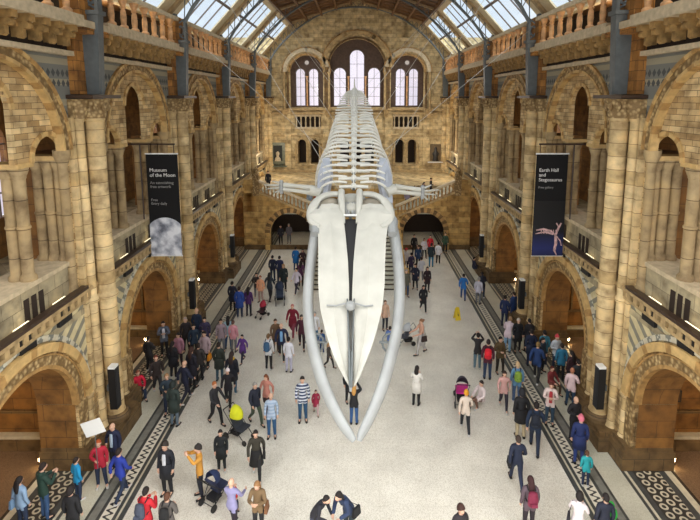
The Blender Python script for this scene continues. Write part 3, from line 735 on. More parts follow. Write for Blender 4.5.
# cranium: occiput, cheek arches around the open fossae, eye processes, blowhole bones
def blob(a, c, r, n=14, m=10, mat=0, ry=None, rz=None, tilt=0):
    ry = ry or r; rz = rz or r; vs = []; fs = []
    Mx = Matrix.Rotation(tilt, 3, 'X')
    for i in range(m + 1):
        t = PI * i / m
        for k in range(n):
            p = 2 * PI * k / n; vs.append(Vector(c) + Mx @ Vector((r * math.sin(t) * math.cos(p), ry * math.sin(t) * math.sin(p), rz * math.cos(t))))
    for i in range(m):
        for k in range(n): fs.append((i * n + k, i * n + (k + 1) % n, (i + 1) * n + (k + 1) % n, (i + 1) * n + k))
    a.add(vs, fs, mat, True)
SK = Vector((-.13, 0, 0))
a = MB(); blob(a, (-.15, 13.75, 8.42), .5, ry=.45, rz=.3); blob(a, (-.15, 13.5, 8.4), .34, ry=.4, rz=.2)
a.build('skull_cranium', M_BONE, wh)
for e, cx in ((-1, -.15), (1, -.15)):
    a = MB()
    px = 350.5
    def S(x, y, d=0): return rostline(px + e * x, y) + Vector((0, 0, 0)) + Vector((0, -.77, .64)) * d
    # cheek arch: from the back of the skull, out, and forward into the eye process
    arc = [S(9, 193, -.1), S(19, 194, .0), S(28, 197, .02), S(34, 202, .03), S(38, 209, .04), S(39, 216, .04), S(37, 223, .04), S(30, 227, .04)]
    a.tube(smooth(arc, 3), [.12] * 9 + [.14] * 6 + [.14] * 7, 12, 0, True, .7)
    a.build('cheek_arch', M_BONE, wh)
    a = MB()       # frontal plate between the fossa and the rostrum
    rows = [(211, 38, 9), (217, 41, 8), (225, 40, 7), (232, 34, 6)]
    vs = []; K = 8
    for i, (y, xo, xi) in enumerate(rows):
        for top in (1, 0):
            for k in range(K + 1):
                f = k / K; vs.append(S(xo + (xi - xo) * f, y, (.16 + .08 * math.sin(PI * f) - .07 * abs(i - 1)) if top else -.1))
    M_ = 2 * (K + 1); fs = []
    for i in range(len(rows) - 1):
        o = i * M_; q = o + M_
        for k in range(K): fs.append((o + k, o + k + 1, q + k + 1, q + k)); fs.append((o + K + 1 + k, q + K + 1 + k, q + K + 2 + k, o + K + 2 + k))
        fs.append((o, q, q + K + 1, o + K + 1)); fs.append((o + K, o + 2 * K + 1, q + 2 * K + 1, q + K))
    fs.append(tuple(range(K + 1)) + tuple(range(2 * K + 1, K, -1))); L = (len(rows) - 1) * M_
    fs.append(tuple(L + i for i in range(K + 1)) + tuple(L + i for i in range(2 * K + 1, K, -1)))
    a.add(vs, fs, 0, True); a.build('eye_process', M_BONE, wh)
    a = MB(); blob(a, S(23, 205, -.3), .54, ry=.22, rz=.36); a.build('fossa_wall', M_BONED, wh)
    a = MB(); a.tube([S(9, 191, .03), S(9, 200, .08), S(8, 212, .08), S(7, 224, .05)], [.09, .1, .08, .05], 8); a.build('nasal_bone', M_BONE, wh)
    for q in (2, 4.5):
        a = MB(); a.tube([S(q, 202, -.02), S(q, 210, -.03), S(q * .8, 216, -.05)], .03, 6); a.build('nasal_splint', M_BONEG, wh)
    # forked hook (ear bone) at the outside of the skull
    a = MB(); a.tube([S(38, 224, -.1), S(39, 227, -.2), S(38, 231, -.25)], [.1, .08, .05], 8); a.build('jaw_hinge_knob', M_BONEG, wh)
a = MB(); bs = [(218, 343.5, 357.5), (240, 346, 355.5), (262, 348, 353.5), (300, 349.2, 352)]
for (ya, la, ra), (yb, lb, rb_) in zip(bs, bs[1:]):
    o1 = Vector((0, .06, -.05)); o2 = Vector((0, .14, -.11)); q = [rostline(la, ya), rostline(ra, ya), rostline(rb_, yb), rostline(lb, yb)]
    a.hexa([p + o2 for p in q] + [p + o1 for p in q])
a.build('gap_shade_wedge', M_BLACK, wh)  # added black wedge standing for the shade between the jaw plates
a = MB(); a.tube([rostline(344, 216) + Vector((0, -.1, .05)), rostline(357, 216) + Vector((0, -.1, .05))], .025, 6); a.build('steel_crossbar', M_WHITE, wh)

# spine
SP = smooth([(-.1, 13.95, 8.8), (-.1, 15.2, 9.55), (-.1, 16.4, 10.1), (-.11, 18.0, 10.72), (-.12, 20.0, 11.3), (-.12, 22.0, 11.72), (-.12, 24.0, 11.85), (-.1, 26.5, 11.6), (-.08, 29.0, 11.0), (-.05, 31.5, 10.2), (0, 34, 9.3)], 12)
acc = [0]
for i in range(1, len(SP)): acc.append(acc[-1] + (SP[i] - SP[i - 1]).length)
def at(s):
    for i in range(1, len(SP)):
        if acc[i] >= s:
            f = (s - acc[i - 1]) / (acc[i] - acc[i - 1]); return SP[i - 1].lerp(SP[i], f), (SP[i] - SP[i - 1]).normalized()
    return SP[-1], (SP[-1] - SP[-2]).normalized()
TOTAL = acc[-1]; NV = 58
a = MB(); a.tube(SP, .04, 6); a.build('steel_armature', M_STEEL, wh)
for i in range(NV):
    s = .15 + (TOTAL - .4) * i / (NV - 1); p, t = at(s)
    n = Vector((0, -t.z, t.y)); f = i / NV
    big = .6 + .4 * min(1, i / 14) if i < 30 else max(.16, 1 - (i - 30) / 26 * .85)
    x = Vector((1, 0, 0)); a = MB()
    rb = .13 * big
    a.tube([p - t * .1, p - t * .08, p + t * .08, p + t * .1], [rb * .7, rb, rb, rb * .7], 12)
    hs = (.2 if i < 5 else .42) * big
    a.hexa([p + n * rb * .6 - t * .03 - x * .015, p + n * rb * .6 - t * .03 + x * .015, p + n * rb * .6 + t * .05 + x * .015, p + n * rb * .6 + t * .05 - x * .015,
            p + n * (rb + hs) + t * .06 - x * .02, p + n * (rb + hs) + t * .06 + x * .02, p + n * (rb + hs) + t * .14 + x * .02, p + n * (rb + hs) + t * .14 - x * .02])
    wt = .36 + .24 * min(1, i / 10) if i < 15 else max(.06, .6 - (i - 15) * .035)
    for e in (-1, 1):
        q0 = p + x * e * rb * .7; q1 = p + x * e * (rb + wt) + t * .02 - n * .04
        a.hexa([q0 - t * .05 - n * .025, q1 - t * .045 - n * .02, q1 + t * .045 - n * .02, q0 + t * .05 - n * .025, q0 - t * .05 + n * .025, q1 - t * .045 + n * .02, q1 + t * .045 + n * .02, q0 + t * .05 + n * .025])
    v = a.build('vertebra', M_BONE2, wh)
    if i > 40 and i < 54:
        a = MB(); a.tube([p - n * rb, p - n * (rb + .3 * big)], [.05, .03], 6); a.build('chevron_bone', M_BONE, v)
# ribs
NR = 19
for i in range(NR):
    s = .3 + i * .265; p, t = at(s); n = Vector((0, -t.z, t.y))
    k = i / (NR - 1); wmax = (.95 + .15 * math.sin(PI * min(1, k * 2))) * (1 - .42 * k ** 1.5); dep = 1.9 * (1 - .45 * k)
    pass
    for e in (-1, 1):
        pts = []
        for j in range(9):
            q = j / 8; ang = q * 2.35
            X = .2 + wmax * math.sin(min(ang, 2.35)) ** .85
            Z = .02 - dep * (1 - math.cos(ang)) * .56 + .1 * math.sin(ang * 1.4)
            pts.append(p + Vector((e * X, 0, 0)) + n * Z + t * (.35 * q))
        a = MB(); a.tube(smooth(pts, 2), [.026] + [.032] * 14 + [.024] * 2, 7, 0, True, 1.2); a.build('rib', M_BONE2, wh)
# shoulder blades and flippers
for e, nm in ((-1, 'left'), (1, 'right')):
    px = 355.0
    base = Vector((e * .98 - .07, 14.6, 8.75))
    pts = [Vector((e * .86 - .07, 14.2, 8.3)), Vector((e * 1.12 - .07, 14.25, 8.3)), Vector((e * 1.14 - .07, 15.0, 9.0)), Vector((e * 1.0 - .07, 15.4, 9.5)), Vector((e * .78 - .07, 15.3, 9.55)), Vector((e * .7 - .07, 14.8, 9.1))]
    d = Vector((e * .03, -.05, .05)); a = MB(); c = sum(pts, Vector()) / 6
    vs = [p + d for p in pts] + [p - d for p in pts] + [c + d * 1.7, c - d * 1.7]
    fs = [(i, (i + 1) % 6, 12) for i in range(6)] + [(6 + (i + 1) % 6, 6 + i, 13) for i in range(6)] + [(i, 6 + i, 6 + (i + 1) % 6, (i + 1) % 6) for i in range(6)]
    a.add(vs, fs, 0, True); a.tube([pts[0], c + d * 2, pts[3]], [.1, .04, .02], 8); a.build('shoulder_blade', M_BONEB, wh)
    L = [(322, 194), (312, 190.5), (299, 188.5), (284, 187), (270, 186.5), (262, 185.5)] if e < 0 else [(386, 193), (395, 189), (406, 189.5), (420, 192), (432, 194), (441, 193)]
    P = [Vector(atY(x, y, 14.4 + .12 * i)) for i, (x, y) in enumerate(L)]
    a = MB(); a.tube([P[0], P[0].lerp(P[1], .5), P[1]], [.19, .13, .17], 10); fl_ = a.build('upper_arm_bone', M_BONE, wh)
    for dz in (-.07, .08):
        a = MB(); o = Vector((0, 0, dz)); a.tube([P[1] + o, P[1].lerp(P[3], .5) + o, P[3] + o * .9], [.09, .06, .075], 8); a.build('forearm_bone', M_BONE, wh)
    a = MB()
    for q in range(5): blob(a, P[3].lerp(P[4], .12) + Vector((e * .03, 0, .16 - q * .08)), .07, 8, 6)
    a.build('wrist_bones', M_BONEG, wh)
    for q in range(4):
        tip = P[5] + Vector((e * (.02 - abs(q - 1.3) * .25), .1, .12 - q * .12 if e < 0 else .24 - q * .16))
        s0 = P[3].lerp(P[4], .3) + Vector((0, 0, .13 - q * .08)); a = MB()
        for u in range(4):
            A = s0.lerp(tip, u / 4 + .02); B = s0.lerp(tip, (u + 1) / 4 - .02); a.tube([A, A.lerp(B, .5), B], [.045 - u * .006, .03 - u * .004, .042 - u * .006], 7)
        a.build('finger_bones', M_BONE, wh)
# cables
cab = [((-.5, 13.3, 8.9), (-5.8, 13.0, 18.2)), ((.3, 13.3, 8.9), (5.8, 13.0, 18.2)),
       ((-.9, 15.3, 9.7), (-8.0, 22.8, 14.6)), ((.75, 15.3, 9.7), (8.0, 22.8, 14.6)), ((-.8, 17.5, 10.6), (-6, 22.8, 18.1)), ((.6, 17.5, 10.6), (6, 22.8, 18.1)),
       ((-.6, 20.5, 11.4), (-6, 30.4, 18.1)), ((.4, 20.5, 11.4), (6, 30.4, 18.1)), ((-.3, 25, 11.8), (-6, 30.4, 18.1)), ((.2, 25, 11.8), (6, 30.4, 18.1)), ((-.2, 30, 10.7), (-6, 38, 18.1)), ((.1, 30, 10.7), (6, 38, 18.1)),]
for i, (A, B) in enumerate(cab):
    a = MB(); a.tube([A, B], .006 if A[1] < 14 else .008, 5); o = a.build('steel_cable', plain('cable_steel', (176, 172, 160), .4, noise=0))
    part = ['skull', 'shoulder', 'rib cage', 'mid spine', 'lower spine', 'tail'][i // 2]
    tag(o, f'thin steel cable from the {"left" if i % 2 == 0 else "right"} side of the roof to the whale {part}', 'cable', 'cables holding the whale')

# ================================================================== banners
def text_obj(body, size, mat, loc, rot, parent, name='lettering', align='LEFT', sp=1.0):
    cu = bpy.data.curves.new(name, 'FONT'); cu.body = body; cu.size = size; cu.align_x = align; cu.extrude = .003; cu.space_line = sp; cu.resolution_u = 3
    tmp = bpy.data.objects.new('text_source', cu); COL.objects.link(tmp); bpy.context.view_layer.update()
    me = bpy.data.meshes.new_from_object(tmp.evaluated_get(bpy.context.evaluated_depsgraph_get())); bpy.data.objects.remove(tmp)
    me.materials.clear(); me.materials.append(mat)
    o = bpy.data.objects.new(name, me); COL.objects.link(o); o.location = loc; o.rotation_euler = rot; o.parent = parent; return o
M_BAN = plain('banner_black', (9, 8, 10), .9, noise=0); M_TXT = plain('banner_white', (236, 234, 230), .6, noise=0); M_TXG = plain('banner_grey', (150, 148, 146), .6, noise=0)
def moonmat():
    s = NT('moon_print', .6); g, x = s.pos()
    n = s.n('ShaderNodeTexNoise'); s.l(g.outputs['Position'], n.inputs['Vector']); n.inputs['Scale'].default_value = 2.1; n.inputs['Detail'].default_value = 9
    s.l(s.ramp(n.outputs['Fac'], [(.38, lin((96, 100, 112))), (.5, lin((168, 172, 184))), (.62, lin((222, 224, 230)))]), s.b.inputs['Base Color']); return s.m
def bluemat():
    s = NT('banner_blue_fade', .6); g, x = s.pos()
    s.l(s.ramp(s.math('DIVIDE', s.math('SUBTRACT', x.outputs[2], 4.9), 2.2), [(0, lin((14, 18, 44))), (.22, lin((22, 34, 96))), (.55, lin((12, 12, 20))), (1, lin((9, 8, 10)))]), s.b.inputs['Base Color']); return s.m
M_FOS = plain('fossil_print', (206, 168, 166), .6, noise=.35, scale=9)
YB = 19.0
for e, nm in ((-1, 'left'), (1, 'right')):
    r = empty('hanging_banner', (e * 7.8, YB, 0))
    z0, z1 = 5.06, 9.28; hw = .63
    tag(r, 'tall black hanging banner printed with a grey moon and white wording' if e < 0 else 'tall black hanging banner printed with a pink fossil skeleton on a blue glow', 'banner', None)
    a = MB(); a.box(-hw, hw, 0, .03, z0, z1)
    if e > 0: a.box(-hw + .002, hw - .002, -.004, .0, z0 + .01, z0 + 2.3, 1)
    a.build('banner_cloth', [M_BAN, bluemat() if e > 0 else M_BAN], r)
    a = MB(); a.tube([(-hw - .03, .015, z1), (hw + .03, .015, z1)], .03, 8); a.tube([(-hw - .02, .015, z0), (hw + .02, .015, z0)], .02, 8); a.build('banner_rod', M_WHITE, r)
    a = MB(); a.tube([(-e * .55, .02, z1 + .38), (e * 1.6, .02, z1 + .38)], .035, 8); a.tube([(-e * .5, .02, z1), (-e * .5, .02, z1 + .38)], .015, 6); a.tube([(e * .5, .02, z1), (e * .5, .02, z1 + .38)], .015, 6)
    a.tube([(e * .85, .02, z1 + .38), (e * .85, .02, 6.6)], .03, 8); a.build('bracket', M_RAIL, r)
    if e < 0:
        text_obj('Museum\nof the Moon', .205, M_TXT, (-hw + .12, -.012, z1 - .72), (PI / 2, 0, 0), r, 'headline')
        text_obj('An astonishing\nfree artwork', .16, M_TXG, (-hw + .12, -.012, z1 - 1.22), (PI / 2, 0, 0), r, 'subtitle')
        text_obj('Free\nEntry daily', .15, M_TXG, (-hw + .12, -.012, z1 - 1.92), (PI / 2, 0, 0), r, 'small_print')
        # moon disc cut by the banner edges
        a = MB(); vs = []; Rm = .8; cz = z0 + .86
        pts = []
        for i in range(41):
            q = PI * (.12 + .76 * i / 40); pts.append((max(-hw, min(hw, Rm * math.cos(q))), cz + .72 * math.sin(q) ** 1.0 * 1.05))
        pts += [(-hw, z0 + .02), (hw, z0 + .02)]
        a.add([(x, -.014, z) for x, z in pts] + [(x, -.002, z) for x, z in pts], [tuple(range(len(pts)))] + [(i, (i + 1) % len(pts), len(pts) + (i + 1) % len(pts), len(pts) + i) for i in range(len(pts))])
        a.build('moon_picture', moonmat(), r)
    else:
        text_obj('Earth Hall\nand\nStegosaurus', .195, M_TXT, (-hw + .12, -.012, z1 - .72), (PI / 2, 0, 0), r, 'headline')
        text_obj('Free gallery', .13, M_TXG, (-hw + .12, -.012, z1 - 1.4), (PI / 2, 0, 0), r, 'subtitle')
        a = MB()
        def tb(p, rr): a.tube([(x, -.014, z) for x, z in p], rr, 6, 0, True, 1)
        tb([(-.5, 6.15), (-.2, 6.2), (.1, 6.1), (.3, 5.95), (.42, 6.3), (.5, 6.45)], [.03, .05, .06, .06, .05, .03])
        tb([(-.52, 6.0), (-.15, 6.08), (.2, 5.98)], [.02, .04, .04])
        for i in range(7): tb([(-.3 + i * .1, 6.17), (-.28 + i * .1, 6.0)], .018)
        tb([(.3, 5.95), (.33, 5.6), (.28, 5.3), (.38, 5.1)], [.05, .06, .05, .03]); tb([(.3, 5.95), (.5, 5.7), (.56, 5.5)], .025)
        tb([(.4, 6.3), (.3, 6.45)], .03)
        # keep the relief print flat against the cloth
        a.v = [(x, -.012 + (y + .014) * .12, z) for x, y, z in a.v]
        a.build('fossil_picture', M_FOS, r)

# ================================================================== speakers, floodlights, exit signs
def make_speaker():
    r = empty('column_speaker'); a = MB(TR); a.box(-.14, .14, -.6, -.36, 1.3, 2.72); a.build('cabinet', M_BLACK, r)
    a = MB(TR); a.box(-.13, .13, -.59, -.37, 2.72, 2.79); a.build('top_cap', M_WHITE, r)
    a = MB(TR); a.box(-.11, .11, -.61, -.6, 1.36, 2.66); a.build('grille', plain('speaker_grille', (34, 34, 36), .8, noise=0), r)
    a = MB(TR); a.box(-.05, .05, -.36, -.25, 1.9, 2.1); a.build('wall_bracket', M_STEEL, r); return r
sp0 = make_speaker(); used = False
for side in ('right', 'left'):
    for k in (1, 2, 3, 4):
        p = copy_tree(sp0) if used else sp0; used = True
        side_place(p, side, PIERS[k] - .5); tag(p, f'tall black column loudspeaker mounted on the {ORD[k-1]} visible pier on the {side}', 'speaker', 'loudspeakers on the piers')
M_LAMP = plain('lamp_face', (255, 244, 220), .4, emit=(255, 226, 170), estr=40)
def light(kind, name, loc, energy, color, **kw):
    d = bpy.data.lights.new(name, kind); d.energy = energy; d.color = color
    for q, v in kw.items(): setattr(d, q, v)
    o = bpy.data.objects.new(name, d); COL.objects.link(o); o.location = loc; return o
def make_flood():
    r = empty('floor_floodlight'); a = MB(); a.box(-.1, .1, -.06, .06, 0, .05); a.tube([(-.09, 0, .05), (-.09, 0, .2)], .012, 6); a.tube([(.09, 0, .05), (.09, 0, .2)], .012, 6); a.build('stand', M_BLACK, r)
    a = MB(); a.hexa([(-.08, -.05, .12), (.08, -.05, .12), (.08, .07, .1), (-.08, .07, .1), (-.08, -.07, .26), (.08, -.07, .26), (.08, .05, .24), (-.08, .05, .24)]); a.build('housing', M_BLACK, r)
    a = MB(); a.hexa([(-.07, -.08, .14), (.07, -.08, .14), (.07, -.055, .14), (-.07, -.055, .14), (-.07, -.095, .25), (.07, -.095, .25), (.07, -.07, .25), (-.07, -.07, .25)]); a.build('lamp_face', M_LAMP, r); return r
fl0 = make_flood(); used = False
WARM = (1.0, .7, .38)
for e, side in ((1, 'right'), (-1, 'left')):
    for k, yc in enumerate(BAYS[:4]):
        p = copy_tree(fl0) if used else fl0; used = True
        place(p, (e * 9.95, yc + 2.35, 0), 0)
        tag(p, f'small glowing floodlight at the foot of the {ORD[k]} ground arch on the {side}', 'floodlight', 'floodlights lighting the arches')
        light('POINT', 'chapel_lamp', (e * 11.6, yc + 1.2, 2.0), 95, WARM, shadow_soft_size=.35)
        light('POINT', 'arch_uplight', (e * 9.6, yc + 2.2, .5), 22, (1, .75, .4), shadow_soft_size=.1)
        light('POINT', 'aisle_fill', (e * 12.2, yc, 8.6), 35, (1, .78, .5), shadow_soft_size=.4)  # unseen fill point added to brighten the gallery aisle
# gallery uplights that stand on the ledge behind the parapet
def make_up():
    r = empty('ledge_uplight'); a = MB(TR); a.box(-.3, .3, .02, .22, 4.95, 5.6); a.build('housing', M_BLACK, r)
    a = MB(TR); a.box(-.28, .28, .04, .2, 5.6, 5.66); a.build('lamp_face', plain('uplight_face', (250, 246, 236), .3, emit=(255, 236, 190), estr=1.6), r); return r
u0 = make_up(); used = False
for e, side in ((1, 'right'), (-1, 'left')):
    for k, yc in enumerate(BAYS[:5]):
        for q in (-1.75, .3, 1.9):
            p = copy_tree(u0) if used else u0; used = True
            side_place(p, side, yc + q)
            tag(p, f'white-topped uplight box on the {ORD[k]} {side} gallery ledge, ' + {-1.75: 'camera end', .3: 'middle one', 1.9: 'far end'}[q], 'uplight', 'uplights along the gallery ledges')
        o = light('SPOT', 'gallery_uplight', (e * 8.7, yc + .4, 5.6), 230, (1, .82, .5), shadow_soft_size=.3, spot_size=R(110), spot_blend=1)
        o.rotation_euler = (PI, 0, 0)
        light('POINT', 'top_gallery_lamp', (e * 9.5, yc, 14.7), 40, (1, .78, .48), shadow_soft_size=.3)
# doorway and green exit sign at the back of the second chapels
for e, side in ((1, 'right'), (-1, 'left')):
    for k, yc in enumerate(BAYS[:3]):
        if k != 1: continue
        a = MB(); a.box(min(e * 14.4, e * 14.62), max(e * 14.4, e * 14.62), yc - 1.1, yc + 1.1, 0, 3.3); d = a.build('chapel_doorway', M_BLACK, wall[side])
        r = empty('exit_sign', (e * 14.3, yc + .6, 2.5)); tag(r, f'small lit green sign in the dark doorway of the second chapel on the {side}', 'exit sign', 'green exit signs')
        a = MB(); a.box(-.08, .08, -.42, .42, -.16, .16); a.build('sign_box', plain('exit_green', (60, 190, 130), .4, emit=(70, 220, 150), estr=2.2), r)
for e, side in ((1, 'right'), (-1, 'left')):
    if e > 0:
        r = empty('wall_notice', (10.55, 14.62, 1.75)); tag(r, 'small dark framed notice on the brown wall of the nearest right chapel', 'notice')
        a = MB(); a.box(-.14, .14, -.03, .02, -.2, .2); a.build('frame', M_BLACK, r); a = MB(); a.box(-.1, .1, -.035, -.03, -.16, .16); a.build('sheet', plain('notice_brown', (70, 48, 30), .5), r)
# ================================================================== people
def P3(*a): return Vector(a)
def skeleton(pose):
    """joint positions for a 1.72 m adult, facing -Y; right of the figure is -X"""
    J = dict(pel=P3(0, 0, .95), wst=P3(0, 0, 1.1), chs=P3(0, .01, 1.3), nck=P3(0, .0, 1.47), hd=P3(0, -.01, 1.6),
             shL=P3(.165, 0, 1.41), shR=P3(-.165, 0, 1.41), elL=P3(.22, .03, 1.14), elR=P3(-.22, .03, 1.14), wrL=P3(.225, -.05, .9), wrR=P3(-.225, -.05, .9),
             hpL=P3(.09, 0, .9), hpR=P3(-.09, 0, .9), knL=P3(.1, -.02, .5), knR=P3(-.1, -.02, .5), anL=P3(.11, .02, .09), anR=P3(-.11, .02, .09), toL=P3(.13, -.14, .04), toR=P3(-.13, -.14, .04))
    def up(d): J.update(d)
    if pose == 'walk': up(dict(knL=P3(.1, -.2, .53), anL=P3(.1, -.3, .12), toL=P3(.11, -.46, .08), knR=P3(-.1, .03, .49), anR=P3(-.1, .33, .17), toR=P3(-.11, .22, .04), elL=P3(.25, .12, 1.16), wrL=P3(.25, .12, .92), elR=P3(-.25, -.04, 1.14), wrR=P3(-.24, -.22, .98)))
    if pose == 'phone': up(dict(elL=P3(.24, -.1, 1.14), wrL=P3(.08, -.32, 1.25), elR=P3(-.24, -.1, 1.14), wrR=P3(-.08, -.32, 1.25), hd=P3(0, -.05, 1.59)))
    if pose == 'photo': up(dict(elL=P3(.26, -.2, 1.36), wrL=P3(.08, -.33, 1.56), elR=P3(-.26, -.2, 1.36), wrR=P3(-.08, -.33, 1.56)))
    if pose == 'push': up(dict(elL=P3(.24, -.14, 1.15), wrL=P3(.2, -.42, 1.08), elR=P3(-.24, -.14, 1.15), wrR=P3(-.2, -.42, 1.08), knL=P3(.1, -.18, .53), anL=P3(.1, -.26, .1), toL=P3(.11, -.42, .06), anR=P3(-.1, .3, .15), toR=P3(-.11, .2, .04), knR=P3(-.1, .04, .5)))
    if pose == 'chat': up(dict(elR=P3(-.27, .0, 1.15), wrR=P3(-.1, -.24, 1.16), knL=P3(.13, -.09, .5), anL=P3(.16, -.05, .09), toL=P3(.2, -.2, .04)))
    if pose == 'lean': 
        for k in ('wst', 'chs', 'nck', 'hd', 'shL', 'shR', 'elL', 'elR', 'wrL', 'wrR'):
            v = J[k]; q = R(38); J[k] = P3(v.x, (v.y) * math.cos(q) - (v.z - .95) * math.sin(q), .95 + (v.z - .95) * math.cos(q) + v.y * math.sin(q))
        up(dict(elL=P3(.24, -.3, 1.04), wrL=P3(.12, -.5, .95), elR=P3(-.24, -.3, 1.04), wrR=P3(-.12, -.5, .95)))
    if pose in ('sit', 'crouch'):
        dz = -.47 if pose == 'sit' else -.62
        for k in J:
            if k[:2] not in ('kn', 'an', 'to'): J[k] = J[k] + P3(0, .1, dz)
        up(dict(knL=P3(.14, -.36, .47 if pose == 'sit' else .5), knR=P3(-.14, -.34, .47 if pose == 'sit' else .3), anL=P3(.14, -.34 if pose == 'sit' else -.22, .09), anR=P3(-.14, -.34 if pose == 'sit' else .16, .09), toL=P3(.15, -.5 if pose == 'sit' else -.38, .04), toR=P3(-.15, -.5 if pose == 'sit' else .02, .04)))
        z = J['pel'].z; up(dict(elL=P3(.25, .0, z + .22), wrL=P3(.14, -.26, z + .14), elR=P3(-.25, .0, z + .22), wrR=P3(-.14, -.26, z + .14)))
    if pose == 'baby':
        for k in J:
            J[k] = J[k] + P3(0, .1, -.47)
        z = J['pel'].z; up(dict(knL=P3(.14, -.3, .5), knR=P3(-.14, -.3, .5), anL=P3(.15, -.42, .15), anR=P3(-.15, -.42, .15), toL=P3(.16, -.5, .2), toR=P3(-.16, -.5, .2), elL=P3(.27, -.06, z + .25), wrL=P3(.16, -.28, z + .22), elR=P3(-.27, -.06, z + .25), wrR=P3(-.16, -.28, z + .22)))
    return J
BONES = dict(
    torso=[('pel', 'wst'), ('wst', 'chs'), ('chs', 'nck')], head=[('nck', 'hd')],
    arms=[('chs', 'shL'), ('shL', 'elL'), ('elL', 'wrL'), ('chs', 'shR'), ('shR', 'elR'), ('elR', 'wrR')],
    legs=[('pel', 'hpL'), ('hpL', 'knL'), ('knL', 'anL'), ('pel', 'hpR'), ('hpR', 'knR'), ('knR', 'anR')],
    feet=[('anL', 'toL'), ('anR', 'toR')])
RAD = dict(pel=(.14, .105), wst=(.115, .09), chs=(.135, .1), nck=(.06, .06), hd=(.05, .05), shL=(.06, .06), shR=(.06, .06), elL=(.04, .04), elR=(.04, .04), wrL=(.03, .03), wrR=(.03, .03),
           hpL=(.095, .1), hpR=(.095, .1), knL=(.062, .065), knR=(.062, .065), anL=(.042, .045), anR=(.042, .045), toL=(.04, .03), toR=(.04, .03))
def skin(J, groups, grow=0.0, root='pel', scale=1.0, sub=1, over=None):
    bones = [b for g in groups for b in BONES[g]]
    names = []
    for a, b in bones:
        for q in (a, b):
            if q not in names: names.append(q)
    me = bpy.data.meshes.new('sk'); me.from_pydata([J[n] for n in names], [(names.index(a), names.index(b)) for a, b in bones], [])
    o = bpy.data.objects.new('sk', me); COL.objects.link(o)
    o.modifiers.new('s', 'SKIN'); sv = me.skin_vertices[0].data
    for i, n in enumerate(names):
        r = (over or {}).get(n, RAD[n]); sv[i].radius = (r[0] * scale + grow, r[1] * scale + grow); sv[i].use_root = (n == root)
    s = o.modifiers.new('d', 'SUBSURF'); s.levels = s.render_levels = sub
    bpy.context.view_layer.update()
    m = bpy.data.meshes.new_from_object(o.evaluated_get(bpy.context.evaluated_depsgraph_get()))
    bpy.data.objects.remove(o); bpy.data.meshes.remove(me)
    vs = [v.co.copy() for v in m.vertices]; fs = [tuple(p.vertices) for p in m.polygons]; bpy.data.meshes.remove(m)
    return vs, fs
def to_mesh(name, mb, mats):
    me = bpy.data.meshes.new(name); me.from_pydata([tuple(v) for v in mb.v], [], mb.f)
    for m in mats: me.materials.append(m)
    me.polygons.foreach_set('material_index', mb.m); me.polygons.foreach_set('use_smooth', mb.s); me.update(); return me
def head_into(mb, J, hc):
    # skull with jaw, nose, ears and eyes
    n, m = 16, 12; vs = []; fs = []
    for i in range(m + 1):
        t = PI * i / m
        for k in range(n):
            p = 2 * PI * k / n; x = math.sin(t) * math.cos(p) * .078; y = math.sin(t) * math.sin(p) * .098; z = math.cos(t) * .118
            if z < 0: x *= 1 + z * 2.6; y *= 1 + z * 1.2
            if y < -.06 and -.05 < z < .03 and abs(x) < .03: y -= .016
            vs.append(hc + Vector((x, y, z)))
    for i in range(m):
        for k in range(n): fs.append((i * n + k, i * n + (k + 1) % n, (i + 1) * n + (k + 1) % n, (i + 1) * n + k))
    mb.add(vs, fs, 0, True)
    mb.tube([hc + Vector((0, -.09, .025)), hc + Vector((0, -.112, -.012)), hc + Vector((0, -.095, -.03))], [.008, .014, .006], 6)
    for e in (-1, 1):
        blob(mb, hc + Vector((e * .08, .008, -.005)), .012, 6, 5, 0, ry=.022, rz=.032)
        blob(mb, hc + Vector((e * .03, -.088, .012)), .011, 6, 5, 1)
    mb.tube([hc + Vector((-.024, -.088, -.056)), hc + Vector((0, -.096, -.056)), hc + Vector((.024, -.088, -.056))], .006, 5, 2)
def hand_into(mb, J, s):
    el, wr = J['el' + s], J['wr' + s]; d = (wr - el).normalized(); e = 1 if s == 'L' else -1
    side = d.cross(Vector((e, 0, 0))); side = side.normalized() if side.length > .1 else Vector((0, 1, 0))
    if side.y > 0: side = -side
    nrm = d.cross(side).normalized()
    if nrm.x * e > 0: nrm = -nrm
    c = wr + d * .05
    mb.tube([wr - d * .02, c, wr + d * .095], [.026, .036, .034], 8, 0, True, .55)
    for k in range(4):
        b = wr + d * .085 + side * (.027 - k * .018); L = (.07, .08, .075, .058)[k]
        mb.tube([b, b + d * L * .5 + nrm * .008, b + d * L * .85 + nrm * .03], [.0095, .009, .007], 5)
    b = wr + d * .03 + side * .026; mb.tube([b, b + d * .03 + side * .026 + nrm * .008, b + d * .062 + side * .03 + nrm * .018], [.012, .011, .008], 5)
M_EYE = plain('eye', (30, 24, 22), .3, noise=0); M_LIP = plain('lip', (168, 96, 86), .5, noise=0)
SKINS = [plain('skin_light', (214, 172, 146), .6, noise=0), plain('skin_tan', (184, 136, 106), .6, noise=0), plain('skin_brown', (128, 86, 60), .6, noise=0)]
POSES = {}
